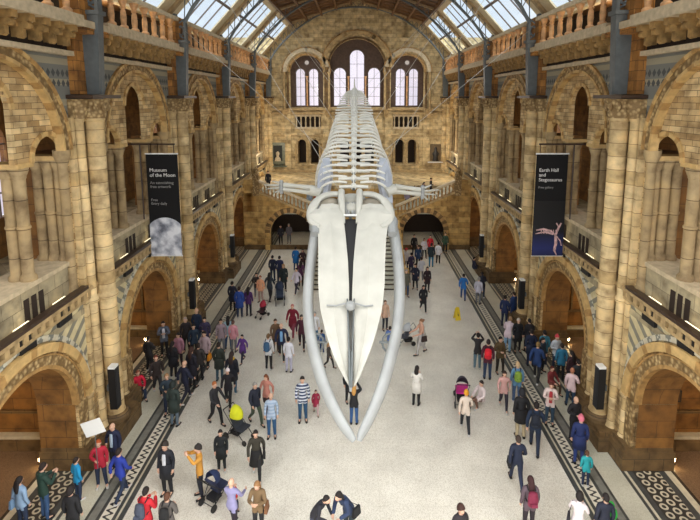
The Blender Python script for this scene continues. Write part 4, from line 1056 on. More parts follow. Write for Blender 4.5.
def get_pose(pose):
    if pose in POSES: return POSES[pose]
    J = skeleton(pose); hc = J['hd'] + Vector((0, -.01, .02)); D = {'J': J, 'hc': hc}
    mb = MB(); vs, fs = skin(J, ['torso', 'head', 'arms', 'legs', 'feet']); mb.add(vs, fs, 0, True)
    head_into(mb, J, hc); hand_into(mb, J, 'L'); hand_into(mb, J, 'R'); D['body'] = to_mesh('person', mb, [SKINS[0], M_EYE, M_LIP])
    vs = [Vector(v) for v in vs]; nrm = [Vector() for _ in vs]
    for f in fs:
        k = (vs[f[1]] - vs[f[0]]).cross(vs[f[2]] - vs[f[0]])
        for i in f: nrm[i] += k
    nrm = [k.normalized() if k.length else k for k in nrm]
    segs = [(g, J[p], J[q]) for g in BONES for p, q in BONES[g]]
    def near(v):
        best = None
        for g, p, q in segs:
            dd = q - p; t = max(0, min(1, (v - p).dot(dd) / dd.length_squared)); L = (v - (p + dd * t)).length
            if best is None or L < best[0]: best = (L, g)
        return best[1]
    grp = [near(v) for v in vs]; pz = J['pel'].z
    isup = [g in ('torso', 'arms') for g in grp]; islo = [g == 'legs' or (g == 'torso' and (v - J['pel']).length < .2) for g, v in zip(grp, vs)]
    hip = [g == 'legs' and (v - J['pel']).length < .185 for g, v in zip(grp, vs)]
    def shell(name, pick, grow, edge):
        use = [f for f in fs if any(pick[i] for i in f)]; ids = sorted({i for f in use for i in f}); ix = {i: k for k, i in enumerate(ids)}
        mb = MB(); mb.add([vs[i] + nrm[i] * grow for i in ids], [tuple(ix[i] for i in f) for f in use], 0, True); return to_mesh(name, mb, [M_WHITE])
    D['jacket'] = shell('jacket', [a_ or h_ for a_, h_ in zip(isup, hip)], .02, 0)
    D['top'] = shell('top', [a_ or h_ for a_, h_ in zip(isup, hip)], .012, 0)
    D['trousers'] = shell('trousers', islo, .008, 0)
    for s in 'LR':
        mb = MB()
        a, t = J['an' + s], J['to' + s]; f = Vector((t.x - a.x, t.y - a.y, 0)).normalized()
        z = min(a.z - .05, t.z)
        q = [Vector((a.x, a.y, 0)) - f * .06 + Vector((0, 0, a.z - .04)), Vector((a.x, a.y, 0)) + f * .04 + Vector((0, 0, (a.z + t.z) / 2 - .01)), Vector((t.x, t.y, 0)) + f * .03 + Vector((0, 0, t.z))]
        mb.tube(q, [.042, .052, .038], 8, 0, True, .8)
        D['shoe' + s] = to_mesh('shoe', mb, [M_BLACK])
    # skirt / coat hem as an oval cone from the waist
    def hem(z1, r1, extra=0):
        mb = MB(); p = J['pel']; mb.lathe(p.x, p.y, [(.165 + extra, p.z + .12), (.185 + extra, p.z - .02), (r1, max(.2, p.z - z1)), (r1 - .02, max(.2, p.z - z1))], 16, 0, True, 0, 1, .8); return mb
    D['skirt'] = to_mesh('skirt', hem(.42, .24), [M_WHITE]); D['coat_skirt'] = to_mesh('coat_skirt', hem(.34, .22, .02), [M_WHITE])
    # hair
    def cap(th, sc, low):
        mb = MB(); n, m = 16, 8; vs = []
        for i in range(m + 1):
            for k in range(n):
                p = 2 * PI * k / n; back = .5 + .5 * math.sin(p); t = (th + (low - th) * back) * i / m
                vs.append(hc + Vector((math.sin(t) * math.cos(p) * .084 * sc, math.sin(t) * math.sin(p) * .104 * sc + .008, math.cos(t) * .124 * sc + .004)))
        mb.add(vs, [(i * n + k, i * n + (k + 1) % n, (i + 1) * n + (k + 1) % n, (i + 1) * n + k) for i in range(m) for k in range(n)], 0, True); return mb
    D['short'] = to_mesh('hair', cap(1.05, 1.06, 2.1), [M_BLACK])
    mb = cap(1.1, 1.12, 2.2)
    mb.tube([hc + Vector((0, .08, .03)), hc + Vector((0, .115, -.1)), hc + Vector((0, .12, -.24)), hc + Vector((0, .12, -.33))], [.08, .095, .08, .04], 10, 0, True, .55)
    D['long'] = to_mesh('hair', mb, [M_BLACK])
    mb = cap(1.1, 1.08, 2.1); blob(mb, hc + Vector((0, .13, .05)), .045, 8, 6); D['bun'] = to_mesh('hair', mb, [M_BLACK])
    mb = cap(1.25, 1.15, 1.9); blob(mb, hc + Vector((0, .01, .145)), .03, 8, 6); D['hat'] = to_mesh('hat', mb, [M_BLACK])
    mb = cap(1.25, 1.3, 2.4); D['hood'] = to_mesh('hood', mb, [M_BLACK]); D['curly'] = to_mesh('hair', cap(1.1, 1.3, 2.1), [M_BLACK])
    # open jacket front panel, scarf
    mb = MB(); c = J['chs']; w = J['wst']; f = Vector((0, -1, 0))
    mb.tube([c + f * .118 + Vector((0, 0, .1)), c + f * .135, w + f * .128, J['pel'] + f * .135], [.05, .065, .06, .055], 8, 0, True, .3); D['front'] = to_mesh('shirt_front', mb, [M_WHITE])
    mb = MB(); nk = J['nck']; mb.tube([nk + Vector((.09 * math.cos(t), .085 * math.sin(t), .0)) for t in [2 * PI * i / 12 for i in range(13)]], .035, 7); D['scarf'] = to_mesh('scarf', mb, [M_WHITE])
    POSES[pose] = D; return D
def cm(rgb): return plain('cloth_%d_%d_%d' % rgb, rgb, .8, noise=.08)
def stripes(c1, c2, name):
    if name in MATS: return MATS[name]
    s = NT(name, .8); g, x = s.pos()
    s.l(s.mix(s.math('GREATER_THAN', s.math('SINE', s.math('MULTIPLY', x.outputs[2], 2 * PI / .12)), 0), lin(c1), lin(c2)), s.b.inputs['Base Color']); return s.m
def part(me, mat, par, label=None):
    o = bpy.data.objects.new(me.name.split('.')[0], me); COL.objects.link(o); o.parent = par
    if mat: o.material_slots[0].link = 'OBJECT'; o.material_slots[0].material = mat
    return o
BLK = (26, 26, 30); NAVY = (26, 34, 62); JEAN = (52, 80, 118); DJEAN = (34, 46, 70); KHK = (176, 160, 128); GRY = (110, 112, 116); WHT = (222, 220, 216)
BRN = (70, 50, 34); DBR = (40, 28, 22); BLD = (186, 146, 92); GIN = (168, 96, 48); GRH = (150, 146, 140); HB = (30, 22, 20)
GROUP = 'visitors in the hall'
def person(x, y, rot, pose, hair, hc_, top, tc, leg, lc, label, h=1.0, sk=0, z=0.0, loc=None, front=None, scarf=None, kind='person'):
    D = get_pose(pose); p = loc or ground(x, y, z); h = h * .92
    r = bpy.data.objects.new('person', D['body']); COL.objects.link(r); r.location = p; r.rotation_euler = (0, 0, R(rot)); r.scale = (h, h, h)
    r.material_slots[0].link = 'OBJECT'; r.material_slots[0].material = SKINS[sk]
    tag(r, label, kind, GROUP)
    if hair != 'bald': part(D[hair], cm(hc_), r)
    tm = tc if not isinstance(tc, tuple) else cm(tc)
    part(D['top' if top == 'top' else 'jacket'], tm, r)
    if top == 'coat': part(D['coat_skirt'], tm, r)
    part(D['trousers'], cm(lc), r)
    if leg == 'skirt': part(D['skirt'], cm(lc), r)
    if leg == 'dress': part(D['skirt'], tm, r)
    for q in 'LR': part(D['shoe' + q], cm((30, 28, 28) if (x + y) % 3 else (200, 198, 194)), r)
    if front: part(D['front'], cm(front), r)
    if scarf: part(D['scarf'], cm(scarf), r)
    r['_p'] = (p[0], p[1], p[2]); r['_r'] = rot; r['_h'] = h; r['_pose'] = pose
    return r
def worn(r, kind, col, label):     # bag or backpack carried by a person: a thing of its own
    D = POSES[r['_pose']]; J = D['J']; a = MB()
    q = Matrix.Translation(r.location) @ Matrix.Rotation(R(r['_r']), 4, 'Z') @ Matrix.Scale(r['_h'], 4)
    o = empty(kind, (0, 0, 0)); o.matrix_world = q
    if kind == 'backpack':
        c = J['chs'] + Vector((0, .2, -.05)); a.tube([c + Vector((0, 0, -.22)), c + Vector((0, .01, -.18)), c + Vector((0, .02, 0)), c + Vector((0, 0, .17)), c + Vector((0, -.01, .2))], [.1, .14, .15, .12, .06], 12, 0, True, .7); a.build('bag_body', cm(col), o)
        b = MB()
        for e in (-1, 1): b.tube([c + Vector((e * .1, -.08, .18)), c + Vector((e * .11, -.2, .25)), c + Vector((e * .11, -.34, .1)), c + Vector((e * .12, -.28, -.12)), c + Vector((e * .12, -.1, -.18))], .018, 6)
        b.build('straps', cm(BLK), o)
        b = MB(); b.tube([c + Vector((-.08, .14, -.1)), c + Vector((.08, .14, -.1))], .05, 8, 0, True, 1); b.build('pocket', cm(col), o)
    else:
        c = J['hpL'] + Vector((.16, .02, -.02)) if kind == 'shoulder_bag' else J['wrL'] + Vector((0, -.02, -.3))
        a.hexa([c + Vector(v) for v in ((-.05, -.14, -.13), (.05, -.14, -.13), (.05, .14, -.13), (-.05, .14, -.13), (-.03, -.12, .12), (.03, -.12, .12), (.03, .12, .12), (-.03, .12, .12))]); a.build('bag_body', cm(col), o)
        b = MB(); t = J['shL'] + Vector((0, 0, .05)) if kind == 'shoulder_bag' else J['wrL'] + Vector((0, 0, -.06))
        b.tube([c + Vector((0, -.1, .1)), t, c + Vector((0, .1, .1))], .01, 5); b.build('strap', cm(col), o)
    tag(o, label, 'backpack' if kind == 'backpack' else 'bag', 'bags carried by visitors'); return o
def stroller(x, y, rot, hood, body, label, h=1.0):
    o = empty('stroller', ground(x, y), R(rot)); h = h * .95; o.scale = (h, h, h)
    a = MB()
    for e in (-1, 1):
        a.tube([(e * .24, .5, 1.02), (e * .24, .12, .6), (e * .22, -.38, .12)], .014, 6); a.tube([(e * .24, .1, .58), (e * .25, .36, .12)], .014, 6); a.tube([(e * .24, -.1, .4), (e * .25, .3, .2)], .012, 6)
    a.tube([(-.24, .5, 1.02), (.24, .5, 1.02)], .018, 6); a.tube([(-.25, .36, .12), (.25, .36, .12)], .012, 6); a.build('frame', M_BLACK, o)
    for (wx, wy, wr) in ((-.27, .38, .12), (.27, .38, .12), (-.22, -.4, .09), (.22, -.4, .09)):
        a = MB(); a.tube([(wx - .02, wy, wr), (wx + .02, wy, wr)], wr, 14); a.build('wheel', M_BLACK, o)
    a = MB(); a.hexa([(-.2, -.3, .42), (.2, -.3, .42), (.2, .08, .38), (-.2, .08, .38), (-.2, -.32, .5), (.2, -.32, .5), (.2, .06, .46), (-.2, .06, .46)])
    a.hexa([(-.2, .04, .4), (.2, .04, .4), (.2, .3, .86), (-.2, .3, .86), (-.2, -.02, .44), (.2, -.02, .44), (.2, .24, .9), (-.2, .24, .9)]); a.build('seat', cm(body), o)
    a = MB(); vs = []; n = 8
    for i in range(n + 1):
        q = R(-10 + 105 * i / n)
        for k in range(9):
            p = PI * k / 8; vs.append((.23 * math.cos(p), .16 - .34 * math.cos(q) * math.sin(p) + .05, .72 + .34 * math.sin(q) * math.sin(p) + .1))
    a.add(vs, [(i * 9 + k, i * 9 + k + 1, (i + 1) * 9 + k + 1, (i + 1) * 9 + k) for i in range(n) for k in range(8)], 0, True); hd = a.build('hood', cm(hood), o); 
    a = MB(); a.box(-.17, .17, -.05, .28, .18, .3); a.build('basket', cm(BLK), o)
    tag(o, label, 'stroller', 'strollers'); return o
pp = person
STR = stripes((44, 56, 92), (210, 214, 222), 'cloth_stripes'); PLAID = stripes((150, 170, 196), (176, 192, 212), 'cloth_check')
# --- left, near
a = pp(122, 499, 160, 'walk', 'short', DBR, 'jacket', (36, 56, 150), 't', DJEAN, 'person in bright royal blue jacket striding across the left mosaic border')
sh = pp(102, 486, 20, 'chat', 'short', (178, 84, 40), 'jacket', (176, 34, 56), 't', DJEAN, 'red-haired person in crimson jacket holding up a white placard', .95)
pp(116, 470, -10, 'chat', 'bald', BLK, 'jacket', NAVY, 't', BLK, 'bald person in open navy jacket over pale shirt against the nearest left pier', 1, 0, front=(170, 190, 206))
pp(79, 500, 150, 'stand', 'short', DBR, 'jacket', (28, 140, 190), 't', DJEAN, 'child in cyan jacket standing on white marble strip at left', .84)
pp(75, 542, 180, 'stand', 'curly', HB, 'jacket', BLK, 't', BLK, 'person in black jacket with round dark hair cut by bottom left edge', 1)
a = pp(46, 519, 150, 'phone', 'short', DBR, 'jacket', (34, 60, 50), 't', JEAN, 'person in dark green jacket and jeans on the ring mosaic at left', 1.05)
a = pp(24, 530, 165, 'stand', 'long', HB, 'jacket', (134, 160, 188), 't', DJEAN, 'dark-haired person in pale denim jacket at lower left corner', .98); worn(a, 'shoulder_bag', (120, 150, 180), 'pale blue shoulder bag of the denim-jacketed person at lower left')
a = pp(148, 545, 165, 'phone', 'short', HB, 'jacket', (198, 34, 46), 't', DJEAN, 'person in red jacket with white band near the bottom edge', 1.02, front=(226, 222, 222)); worn(a, 'backpack', (64, 70, 86), 'slate grey backpack on the red-jacketed person')
a = pp(170, 547, 175, 'chat', 'short', (84, 52, 34), 'jacket', (90, 84, 80), 't', BLK, 'brown-haired person in grey top with large black backpack near bottom edge', .97); worn(a, 'backpack', (22, 22, 24), 'large round black backpack beside the red-jacketed person')
pp(168, 494, -5, 'stand', 'curly', (50, 42, 36), 'coat', (30, 32, 40), 't', BLK, 'person with bushy hair in dark coat open over a light grey shirt', 1.05, front=(196, 198, 204))
a = pp(201, 497, -60, 'photo', 'hat', (38, 32, 30), 'top', (196, 140, 56), 't', (24, 26, 40), 'person in mustard top and dark hat raising a camera, lower left', 1.05)
pp(222, 471, 10, 'stand', 'short', HB, 'coat', (28, 32, 34), 't', (28, 32, 34), 'small figure in long dark coat behind the lavender-topped person', .88)
a = pp(233, 533, 165, 'push', 'bald', BLK, 'top', (146, 142, 182), 't', (34, 24, 36), 'person in lavender top leaning over a dark blue pushchair', 1.0, 0)
stroller(217, 500, 150, (30, 44, 80), (34, 40, 66), 'dark blue pushchair in front of the lavender-topped person', .95)
pp(233, 506, 30, 'sit', 'short', DBR, 'jacket', (190, 44, 50), 't', DJEAN, 'small child in red jacket seated beside the dark blue pushchair', .6)
a = pp(259, 533, -5, 'phone', 'long', (150, 110, 70), 'jacket', (120, 96, 66), 't', BLK, 'person with long fair hair and brown patterned coat at bottom left of centre', .98); worn(a, 'shoulder_bag', (120, 80, 50), 'tan shoulder bag of the fair-haired person in patterned coat')
a = pp(257, 478, 10, 'walk', 'short', HB, 'jacket', (54, 50, 40), 'skirt', (24, 24, 26), 'person in dark olive jacket and black skirt walking below the yellow-hooded pushchair', 1.0); worn(a, 'shoulder_bag', (26, 24, 24), 'black shoulder bag of the person in olive jacket and skirt')
pp(216, 424, 50, 'push', 'short', GIN, 'top', (42, 42, 46), 't', BLK, 'ginger-haired person in charcoal top pushing a yellow-hooded pushchair', 1.02)
stroller(240, 438, 60, (212, 214, 30), (50, 54, 62), 'pushchair with bright yellow hood on the pale floor', 1.05)
pp(238, 431, 55, 'baby', 'short', BLD, 'jacket', (220, 180, 190), 't', GRY, 'baby in pale pink sitting in the yellow-hooded pushchair', .5)
pp(272, 437, 5, 'stand', 'bald', BLK, 'top', PLAID, 't', (44, 84, 124), 'bald person in pale blue check shirt and jeans left of the jawbones', 1.02)
pp(256, 424, 40, 'walk', 'short', GRH, 'jacket', (34, 38, 54), 't', (70, 82, 66), 'grey-haired person in dark jacket and green trousers beside the check shirt', 1.0)
pp(267, 413, -15, 'walk', 'long', (124, 70, 40), 'top', (196, 132, 116), 't', (60, 40, 40), 'brown-haired person in salmon top behind the grey-haired person', .95)
pp(303, 421, 5, 'stand', 'short', HB, 'jacket', STR, 't', (40, 76, 108), 'person in navy and white striped top and jeans beside left jawbone', 1.08)
pp(316, 414, 10, 'walk', 'short', (90, 50, 40), 'coat', (150, 36, 64), 't', (190, 160, 160), 'small child in burgundy coat by the left jawbone', .6)
pp(354, 424, 175, 'photo', 'long', (190, 140, 74), 'jacket', (30, 30, 34), 't', (50, 86, 136), 'blond person in black jacket and jeans under the tip of the jaws', .98)
pp(349, 402, 20, 'stand', 'short', HB, 'jacket', (26, 28, 32), 't', BLK, 'person in black standing just beyond the blond person under the snout', .95)
pp(416, 405, 160, 'phone', 'long', HB, 'coat', (226, 222, 214), 't', BLK, 'dark-haired person in white coat and black leggings right of the jawbones', .98)
a = pp(421, 354, -70, 'push', 'bun', (130, 90, 60), 'top', (206, 160, 136), 'skirt', (182, 178, 176), 'person in peach top and grey dress pushing a pram at right', 1.05); worn(a, 'shoulder_bag', (54, 38, 34), 'brown shoulder bag of the person in the grey dress')
stroller(405, 344, -80, (176, 178, 180), (74, 76, 84), 'grey pram pushed leftward right of the jawbone', .95)
pp(385, 330, 20, 'stand', 'short', (110, 80, 60), 'top', (214, 176, 150), 't', (28, 32, 44), 'person in tan top and dark trousers inside the curve of right jawbone', .98)
pp(390, 343, 170, 'crouch', 'short', DBR, 'jacket', (96, 124, 186), 't', (36, 46, 84), 'person in blue shirt crouching inside the right jawbone', .85)
pp(423, 312, 5, 'walk', 'long', HB, 'coat', (28, 28, 34), 't', BLK, 'person in long black coat walking alone right of the whale', .95)
# --- crowd at the far right of the floor
pp(406, 297, 10, 'stand', 'short', GRH, 'jacket', (96, 96, 84), 't', (64, 82, 110), 'person in olive grey jacket and jeans next to the right jaw, centre distance', 1.05)
pp(415, 289, -20, 'chat', 'long', HB, 'coat', (30, 34, 56), 't', BLK, 'person in dark navy coat in middle of the far right crowd', 1.0)
pp(427, 292, 10, 'stand', 'long', (44, 30, 26), 'coat', (44, 28, 34), 't', BLK, 'person in dark maroon coat at front edge of far right crowd', .98)
pp(421, 281, 190, 'chat', 'short', DBR, 'jacket', (206, 206, 214), 't', GRY, 'person in white jacket within the far right crowd', .98)
pp(431, 267, 170, 'stand', 'short', DBR, 'jacket', (36, 50, 56), 't', (40, 116, 150), 'person in teal trousers near the right stair arch', 1.05)
pp(438, 264, 160, 'stand', 'short', HB, 'top', (232, 232, 236), 't', BLK, 'person in white top and black trousers by the right stair arch', .98)
pp(430, 256, 0, 'stand', 'short', HB, 'jacket', (206, 36, 50), 't', DJEAN, 'person in bright red jacket in the mouth of right stair arch', .98)
pp(424, 258, 0, 'chat', 'long', HB, 'jacket', (220, 216, 224), 't', BLK, 'person in pale lilac jacket beside the red one in the arch', .92)
pp(414, 256, 10, 'stand', 'short', HB, 'jacket', (24, 24, 28), 't', BLK, 'person in black at left side of the right stair arch', 1.02)
pp(445, 253, -10, 'stand', 'short', DBR, 'jacket', (60, 84, 66), 't', BLK, 'person in green jacket at right side of the right stair arch', .98)
pp(406, 270, 15, 'stand', 'hood', (196, 60, 66), 'jacket', (222, 214, 214), 't', DJEAN, 'person in red hat and white jacket behind the right jawbone', .95)
pp(418, 268, 0, 'stand', 'short', HB, 'jacket', (34, 60, 96), 't', BLK, 'person in dark blue jacket behind the white-jacketed one at far right', .98)
pp(411, 276, 200, 'stand', 'short', HB, 'jacket', (48, 40, 70), 't', DJEAN, 'person in dark purple jacket at left of far right crowd', .98)
pp(463, 300, 170, 'walk', 'short', DBR, 'jacket', (40, 110, 180), 't', (40, 76, 130), 'person in bright blue jacket walking on the right mosaic border', .98)
pp(478, 304, 150, 'stand', 'short', GRH, 'jacket', (192, 190, 204), 't', GRY, 'person in pale grey jacket on white marble strip at right', .98)
pp(482, 298, 170, 'lean', 'short', HB, 'jacket', (26, 30, 46), 't', DJEAN, 'person in dark jacket leaning against the third right pier', .98)
pp(472, 264, 100, 'sit', 'short', HB, 'jacket', (40, 42, 60), 't', BLK, 'person in dark clothes seated by the fourth right pier', .95, loc=(7.75, 30.3, 0.05))
pp(504, 326, 150, 'stand', 'short', HB, 'jacket', (30, 46, 86), 't', NAVY, 'person in navy jacket, left one of a pair beyond the second right pier', 1.02)
pp(513, 322, 200, 'stand', 'short', DBR, 'jacket', (34, 60, 110), 't', (36, 60, 106), 'person in mid blue jacket, right one of a pair beyond the second pier', 1.02)
a = pp(477, 369, 170, 'photo', 'short', HB, 'top', (40, 38, 40), 't', (96, 122, 136), 'dark-topped person lifting a phone left of the red backpack', 1.02)
a = pp(487, 379, 165, 'stand', 'short', (40, 28, 28), 'jacket', (86, 36, 52), 't', (46, 66, 96), 'person in maroon jacket carrying a bright red backpack', 1.08); worn(a, 'backpack', (220, 32, 48), 'bright red backpack among the people right of centre')
a = pp(499, 373, 10, 'chat', 'short', HB, 'jacket', (92, 74, 46), 't', (44, 36, 30), 'person in olive brown jacket right of the red backpack', 1.02)
pp(507, 352, 150, 'lean', 'short', (150, 120, 90), 'jacket', (214, 196, 204), 't', (124, 160, 190), 'person in pale pink top bending on the right marble strip', 1.05)
pp(517, 352, 0, 'stand', 'short', (200, 190, 180), 'coat', (24, 26, 32), 't', BLK, 'white-haired person in black coat by the second right pier', 1.02)
pp(530, 366, 170, 'stand', 'short', HB, 'coat', (26, 36, 62), 't', NAVY, 'person in long navy coat in the thick of right-hand crowd', 1.05)
a = pp(516, 402, 170, 'stand', 'short', (200, 170, 130), 'jacket', (96, 140, 176), 't', (64, 86, 120), 'sandy-haired person in light blue jacket and jeans on right mosaic border', 1.02); worn(a, 'backpack', (130, 160, 60), 'lime green backpack on the light blue jacket at right')
pp(536, 382, 150, 'walk', 'short', (130, 104, 60), 'jacket', (34, 60, 108), 't', BLK, 'person in royal blue jacket striding onto right marble strip', 1.08)
pp(543, 366, 180, 'stand', 'short', HB, 'jacket', (56, 120, 140), 't', DJEAN, 'person in teal jacket in front of the second right arch', 1.02)
pp(555, 370, 10, 'chat', 'hat', (206, 66, 76), 'jacket', (196, 200, 204), 't', DJEAN, 'person in red cap and pale grey jacket before the right arch', 1.0)
pp(560, 380, 170, 'stand', 'short', HB, 'jacket', (40, 110, 140), 't', BLK, 'person in turquoise jacket right of the red-capped person', 1.0)
pp(570, 388, 200, 'stand', 'long', HB, 'jacket', (54, 30, 36), 't', BLK, 'person in dark plum jacket nearest the ochre chapel floor at right', .98)
pp(570, 407, 150, 'chat', 'short', (180, 120, 90), 'jacket', (216, 190, 192), 't', (36, 60, 84), 'person in pale pink jacket on the dark ring mosaic at right', .98)
pp(552, 392, 20, 'sit', 'short', (90, 40, 30), 'jacket', (120, 44, 44), 't', BRN, 'person in brick red top sitting low on the marble strip', .9)
a = pp(549, 424, -20, 'phone', 'short', (90, 40, 30), 'top', (226, 206, 200), 't', (44, 66, 84), 'person in white top and jeans reading on the right marble strip', 1.02, front=(170, 50, 56))
pp(541, 372, 30, 'stand', 'long', DBR, 'jacket', (44, 54, 64), 't', BLK, 'person in slate jacket tucked between blue and teal jackets', .97)
pp(528, 352, 190, 'chat', 'short', HB, 'jacket', (34, 34, 40), 't', BLK, 'person in charcoal jacket behind the long navy coat', 1.0)
pp(576, 398, 180, 'stand', 'short', HB, 'jacket', (40, 46, 50), 't', BLK, 'person in grey black jacket close to the nearest right pier', 1.0)
pp(503, 409, -10, 'walk', 'long', (60, 40, 34), 'top', (206, 160, 154), 't', (40, 36, 48), 'slim person in dusty pink top and dark leggings walking at right', .95)
pp(520, 438, 175, 'stand', 'hood', (28, 28, 34), 'coat', (26, 26, 30), 't', KHK, 'person in big black hooded coat and khaki trousers', 1.12)
a = pp(534, 452, 160, 'walk', 'short', HB, 'jacket', (26, 42, 66), 't', (26, 38, 60), 'person in dark blue jacket striding beside the right mosaic', 1.1); worn(a, 'backpack', (24, 30, 44), 'dark navy backpack on the striding person at right')
a = pp(516, 487, 175, 'walk', 'short', (60, 46, 38), 'jacket', (32, 40, 62), 't', (32, 40, 64), 'person in navy jacket and jeans walking away, lower right', 1.04); worn(a, 'shoulder_bag', (22, 22, 26), 'black shoulder bag of the navy-jacketed walker at lower right')
a = pp(528, 532, 180, 'stand', 'long', (54, 26, 26), 'jacket', (92, 76, 84), 't', (36, 26, 34), 'person with long dark red hair seen from behind, bottom right', 1.02); worn(a, 'backpack', (120, 34, 60), 'burgundy backpack under the long dark red hair')
pp(465, 432, 175, 'walk', 'hat', (230, 160, 40), 'top', (222, 206, 190), 't', (28, 30, 36), 'person in orange-yellow hat and cream top near the upright pushchair', .98)
pp(479, 406, -60, 'crouch', 'short', DBR, 'jacket', (222, 206, 204), 't', (110, 80, 66), 'person in cream top crouching right of the pushchair', .98)
stroller(461, 402, 175, (60, 56, 66), (190, 40, 130), 'dark pushchair with magenta seat beside the crouching person', 1.05)
pp(461, 398, 180, 'baby', 'short', HB, 'jacket', (200, 60, 140), 't', GRY, 'baby in magenta sitting in the dark pushchair', .5)
pp(578, 464, 165, 'stand', 'hat', (224, 120, 140), 'coat', (30, 44, 92), 't', (36, 56, 110), 'person in pink hat and navy coat beside the nearest right pier', 1.05)
pp(573, 440, 10, 'chat', 'bald', BLK, 'jacket', (30, 28, 32), 't', BLK, 'bald person in black by the pier behind the pink hat', 1.0)
pp(585, 486, 170, 'stand', 'short', (90, 60, 40), 'jacket', (40, 160, 166), 't', DJEAN, 'child in turquoise hooded jacket by the right pier base', .72)
a = pp(576, 548, 150, 'phone', 'curly', HB, 'top', (226, 214, 214), 't', (230, 180, 180), 'curly dark-haired person in white top at bottom right edge', .98); worn(a, 'shoulder_bag', (30, 28, 36), 'black shoulder bag of the curly-haired person at bottom right')
pp(602, 550, 175, 'stand', 'short', HB, 'jacket', (30, 34, 50), 't', BLK, 'person in dark blue jacket cut by the bottom right edge', 1.0)
pp(609, 540, 190, 'stand', 'hood', (50, 170, 70), 'jacket', (50, 176, 70), 't', DJEAN, 'small child in bright green hooded jacket at bottom right', .68)
pp(459, 562, 20, 'stand', 'curly', (60, 34, 26), 'jacket', (40, 34, 38), 't', BLK, 'top of a dark-haired head at the bottom edge right of centre', 1.0)
pp(315, 540, 60, 'lean', 'short', HB, 'top', (34, 34, 42), 't', (60, 60, 80), 'person in black vest bending towards another at bottom centre', 1.0)
a = pp(349, 535, -40, 'lean', 'long', HB, 'jacket', (40, 54, 84), 't', (40, 52, 60), 'person in dark blue jacket with long black hair leaning in, bottom centre', 1.05); worn(a, 'shoulder_bag', (24, 24, 28), 'black shoulder bag of the leaning person at bottom centre')
# --- centre left
pp(243, 362, -20, 'walk', 'short', HB, 'coat', (92, 52, 130), 't', (44, 40, 60), 'child in purple coat running on open floor at left', .8)
a = pp(269, 370, 170, 'stand', 'short', (110, 80, 50), 'top', (214, 214, 216), 't', (28, 28, 32), 'person in white shirt and black trousers with a blue backpack', 1.02); worn(a, 'backpack', (60, 96, 130), 'steel blue backpack on the white-shirted person left of centre')
pp(282, 360, 5, 'walk', 'bald', BLK, 'jacket', (32, 38, 68), 't', (34, 34, 44), 'balding person in navy jacket open over a light blue shirt', 1.08, front=(130, 176, 220))
a = pp(289, 372, 170, 'stand', 'short', HB, 'top', (224, 224, 232), 't', (186, 184, 204), 'person in white top and pale lilac trousers left of the jaw', .98)
pp(276, 352, 20, 'stand', 'short', BRN, 'jacket', (110, 84, 60), 't', BRN, 'person in brown jacket just behind the navy and light blue one', 1.0)
pp(293, 337, -10, 'walk', 'short', (190, 120, 110), 'coat', (130, 28, 50), 't', (140, 60, 76), 'person in crimson coat and rosy trousers left of the jaw', 1.05)
pp(302, 348, 5, 'walk', 'long', HB, 'jacket', (70, 24, 40), 't', (40, 26, 30), 'person in wine-coloured jacket walking beside the crimson coat', 1.02)
pp(315, 343, 0, 'stand', 'short', GRH, 'top', (220, 220, 222), 't', (60, 104, 136), 'person in white shirt and jeans half behind the left jawbone', .98)
pp(322, 353, 170, 'stand', 'short', DBR, 'top', (40, 80, 130), 't', (34, 60, 96), 'child in blue shirt and shorts inside the left jawbone', .7)
pp(329, 368, 60, 'walk', 'long', BLD, 'top', (70, 64, 60), 't', (50, 46, 46), 'child in grey running inside the left jawbone', .72)
pp(240, 318, 180, 'stand', 'short', DBR, 'coat', (40, 72, 150), 't', (50, 60, 84), 'person in strong blue coat by the left mosaic border', 1.08)
pp(233, 311, 170, 'chat', 'short', HB, 'coat', (26, 30, 50), 't', BLK, 'person in black coat left of the strong blue coat', 1.05)
pp(249, 316, 175, 'stand', 'long', HB, 'jacket', (76, 40, 96), 't', (30, 30, 44), 'person in violet and turquoise jacket right of the blue coat', 1.0)
pp(261, 302, -10, 'stand', 'short', (150, 80, 50), 'jacket', (232, 168, 130), 't', (170, 140, 130), 'person in pale orange top in distance at left', .98)
pp(257, 298, 15, 'chat', 'short', HB, 'jacket', (60, 50, 50), 't', GRY, 'person in dark grey jacket left of the pale orange top', .95)
a = pp(270, 301, 170, 'walk', 'long', HB, 'jacket', (44, 50, 60), 't', (34, 30, 34), 'dark-haired person in charcoal jacket left of the navy pram', 1.05)
stroller(280, 303, 10, (34, 44, 66), (50, 60, 80), 'navy pram in the distance on the left', 1.1)
pp(284, 291, 10, 'stand', 'long', BLD, 'coat', (28, 40, 40), 't', BLK, 'person in dark green black coat behind the navy pram', 1.05)
pp(297, 294, -30, 'walk', 'short', HB, 'jacket', (214, 204, 216), 't', (44, 40, 56), 'person in off-white jacket stooping right of the dark coat', 1.0)
pp(301, 286, 180, 'stand', 'long', HB, 'jacket', (92, 50, 86), 't', BLK, 'person in mauve jacket beside the left jawbone in distance', 1.0)
pp(273, 281, 180, 'stand', 'short', HB, 'jacket', (32, 38, 60), 't', DJEAN, 'person in navy, left one of the distant pair near the stairs', 1.05)
pp(280, 283, 180, 'stand', 'short', DBR, 'jacket', (34, 40, 74), 't', DJEAN, 'person in navy, right one of the distant pair near the stairs', 1.1)
pp(296, 271, 170, 'stand', 'short', DBR, 'coat', (30, 110, 180), 't', JEAN, 'person in vivid blue coat near the foot of the stairs', 1.05)
pp(303, 272, 0, 'chat', 'long', HB, 'jacket', (60, 40, 44), 't', BLK, 'person in dark brown jacket beside the vivid blue coat', 1.0)
stroller(262, 317, -30, (160, 36, 56), (60, 30, 36), 'small red pushchair standing alone at left', .8)
pp(286, 249, 0, 'stand', 'short', GRH, 'jacket', (110, 104, 110), 't', GRY, 'person in grey inside the dark left stair arch', 1.0, loc=(-5.4, 37.0, 0))
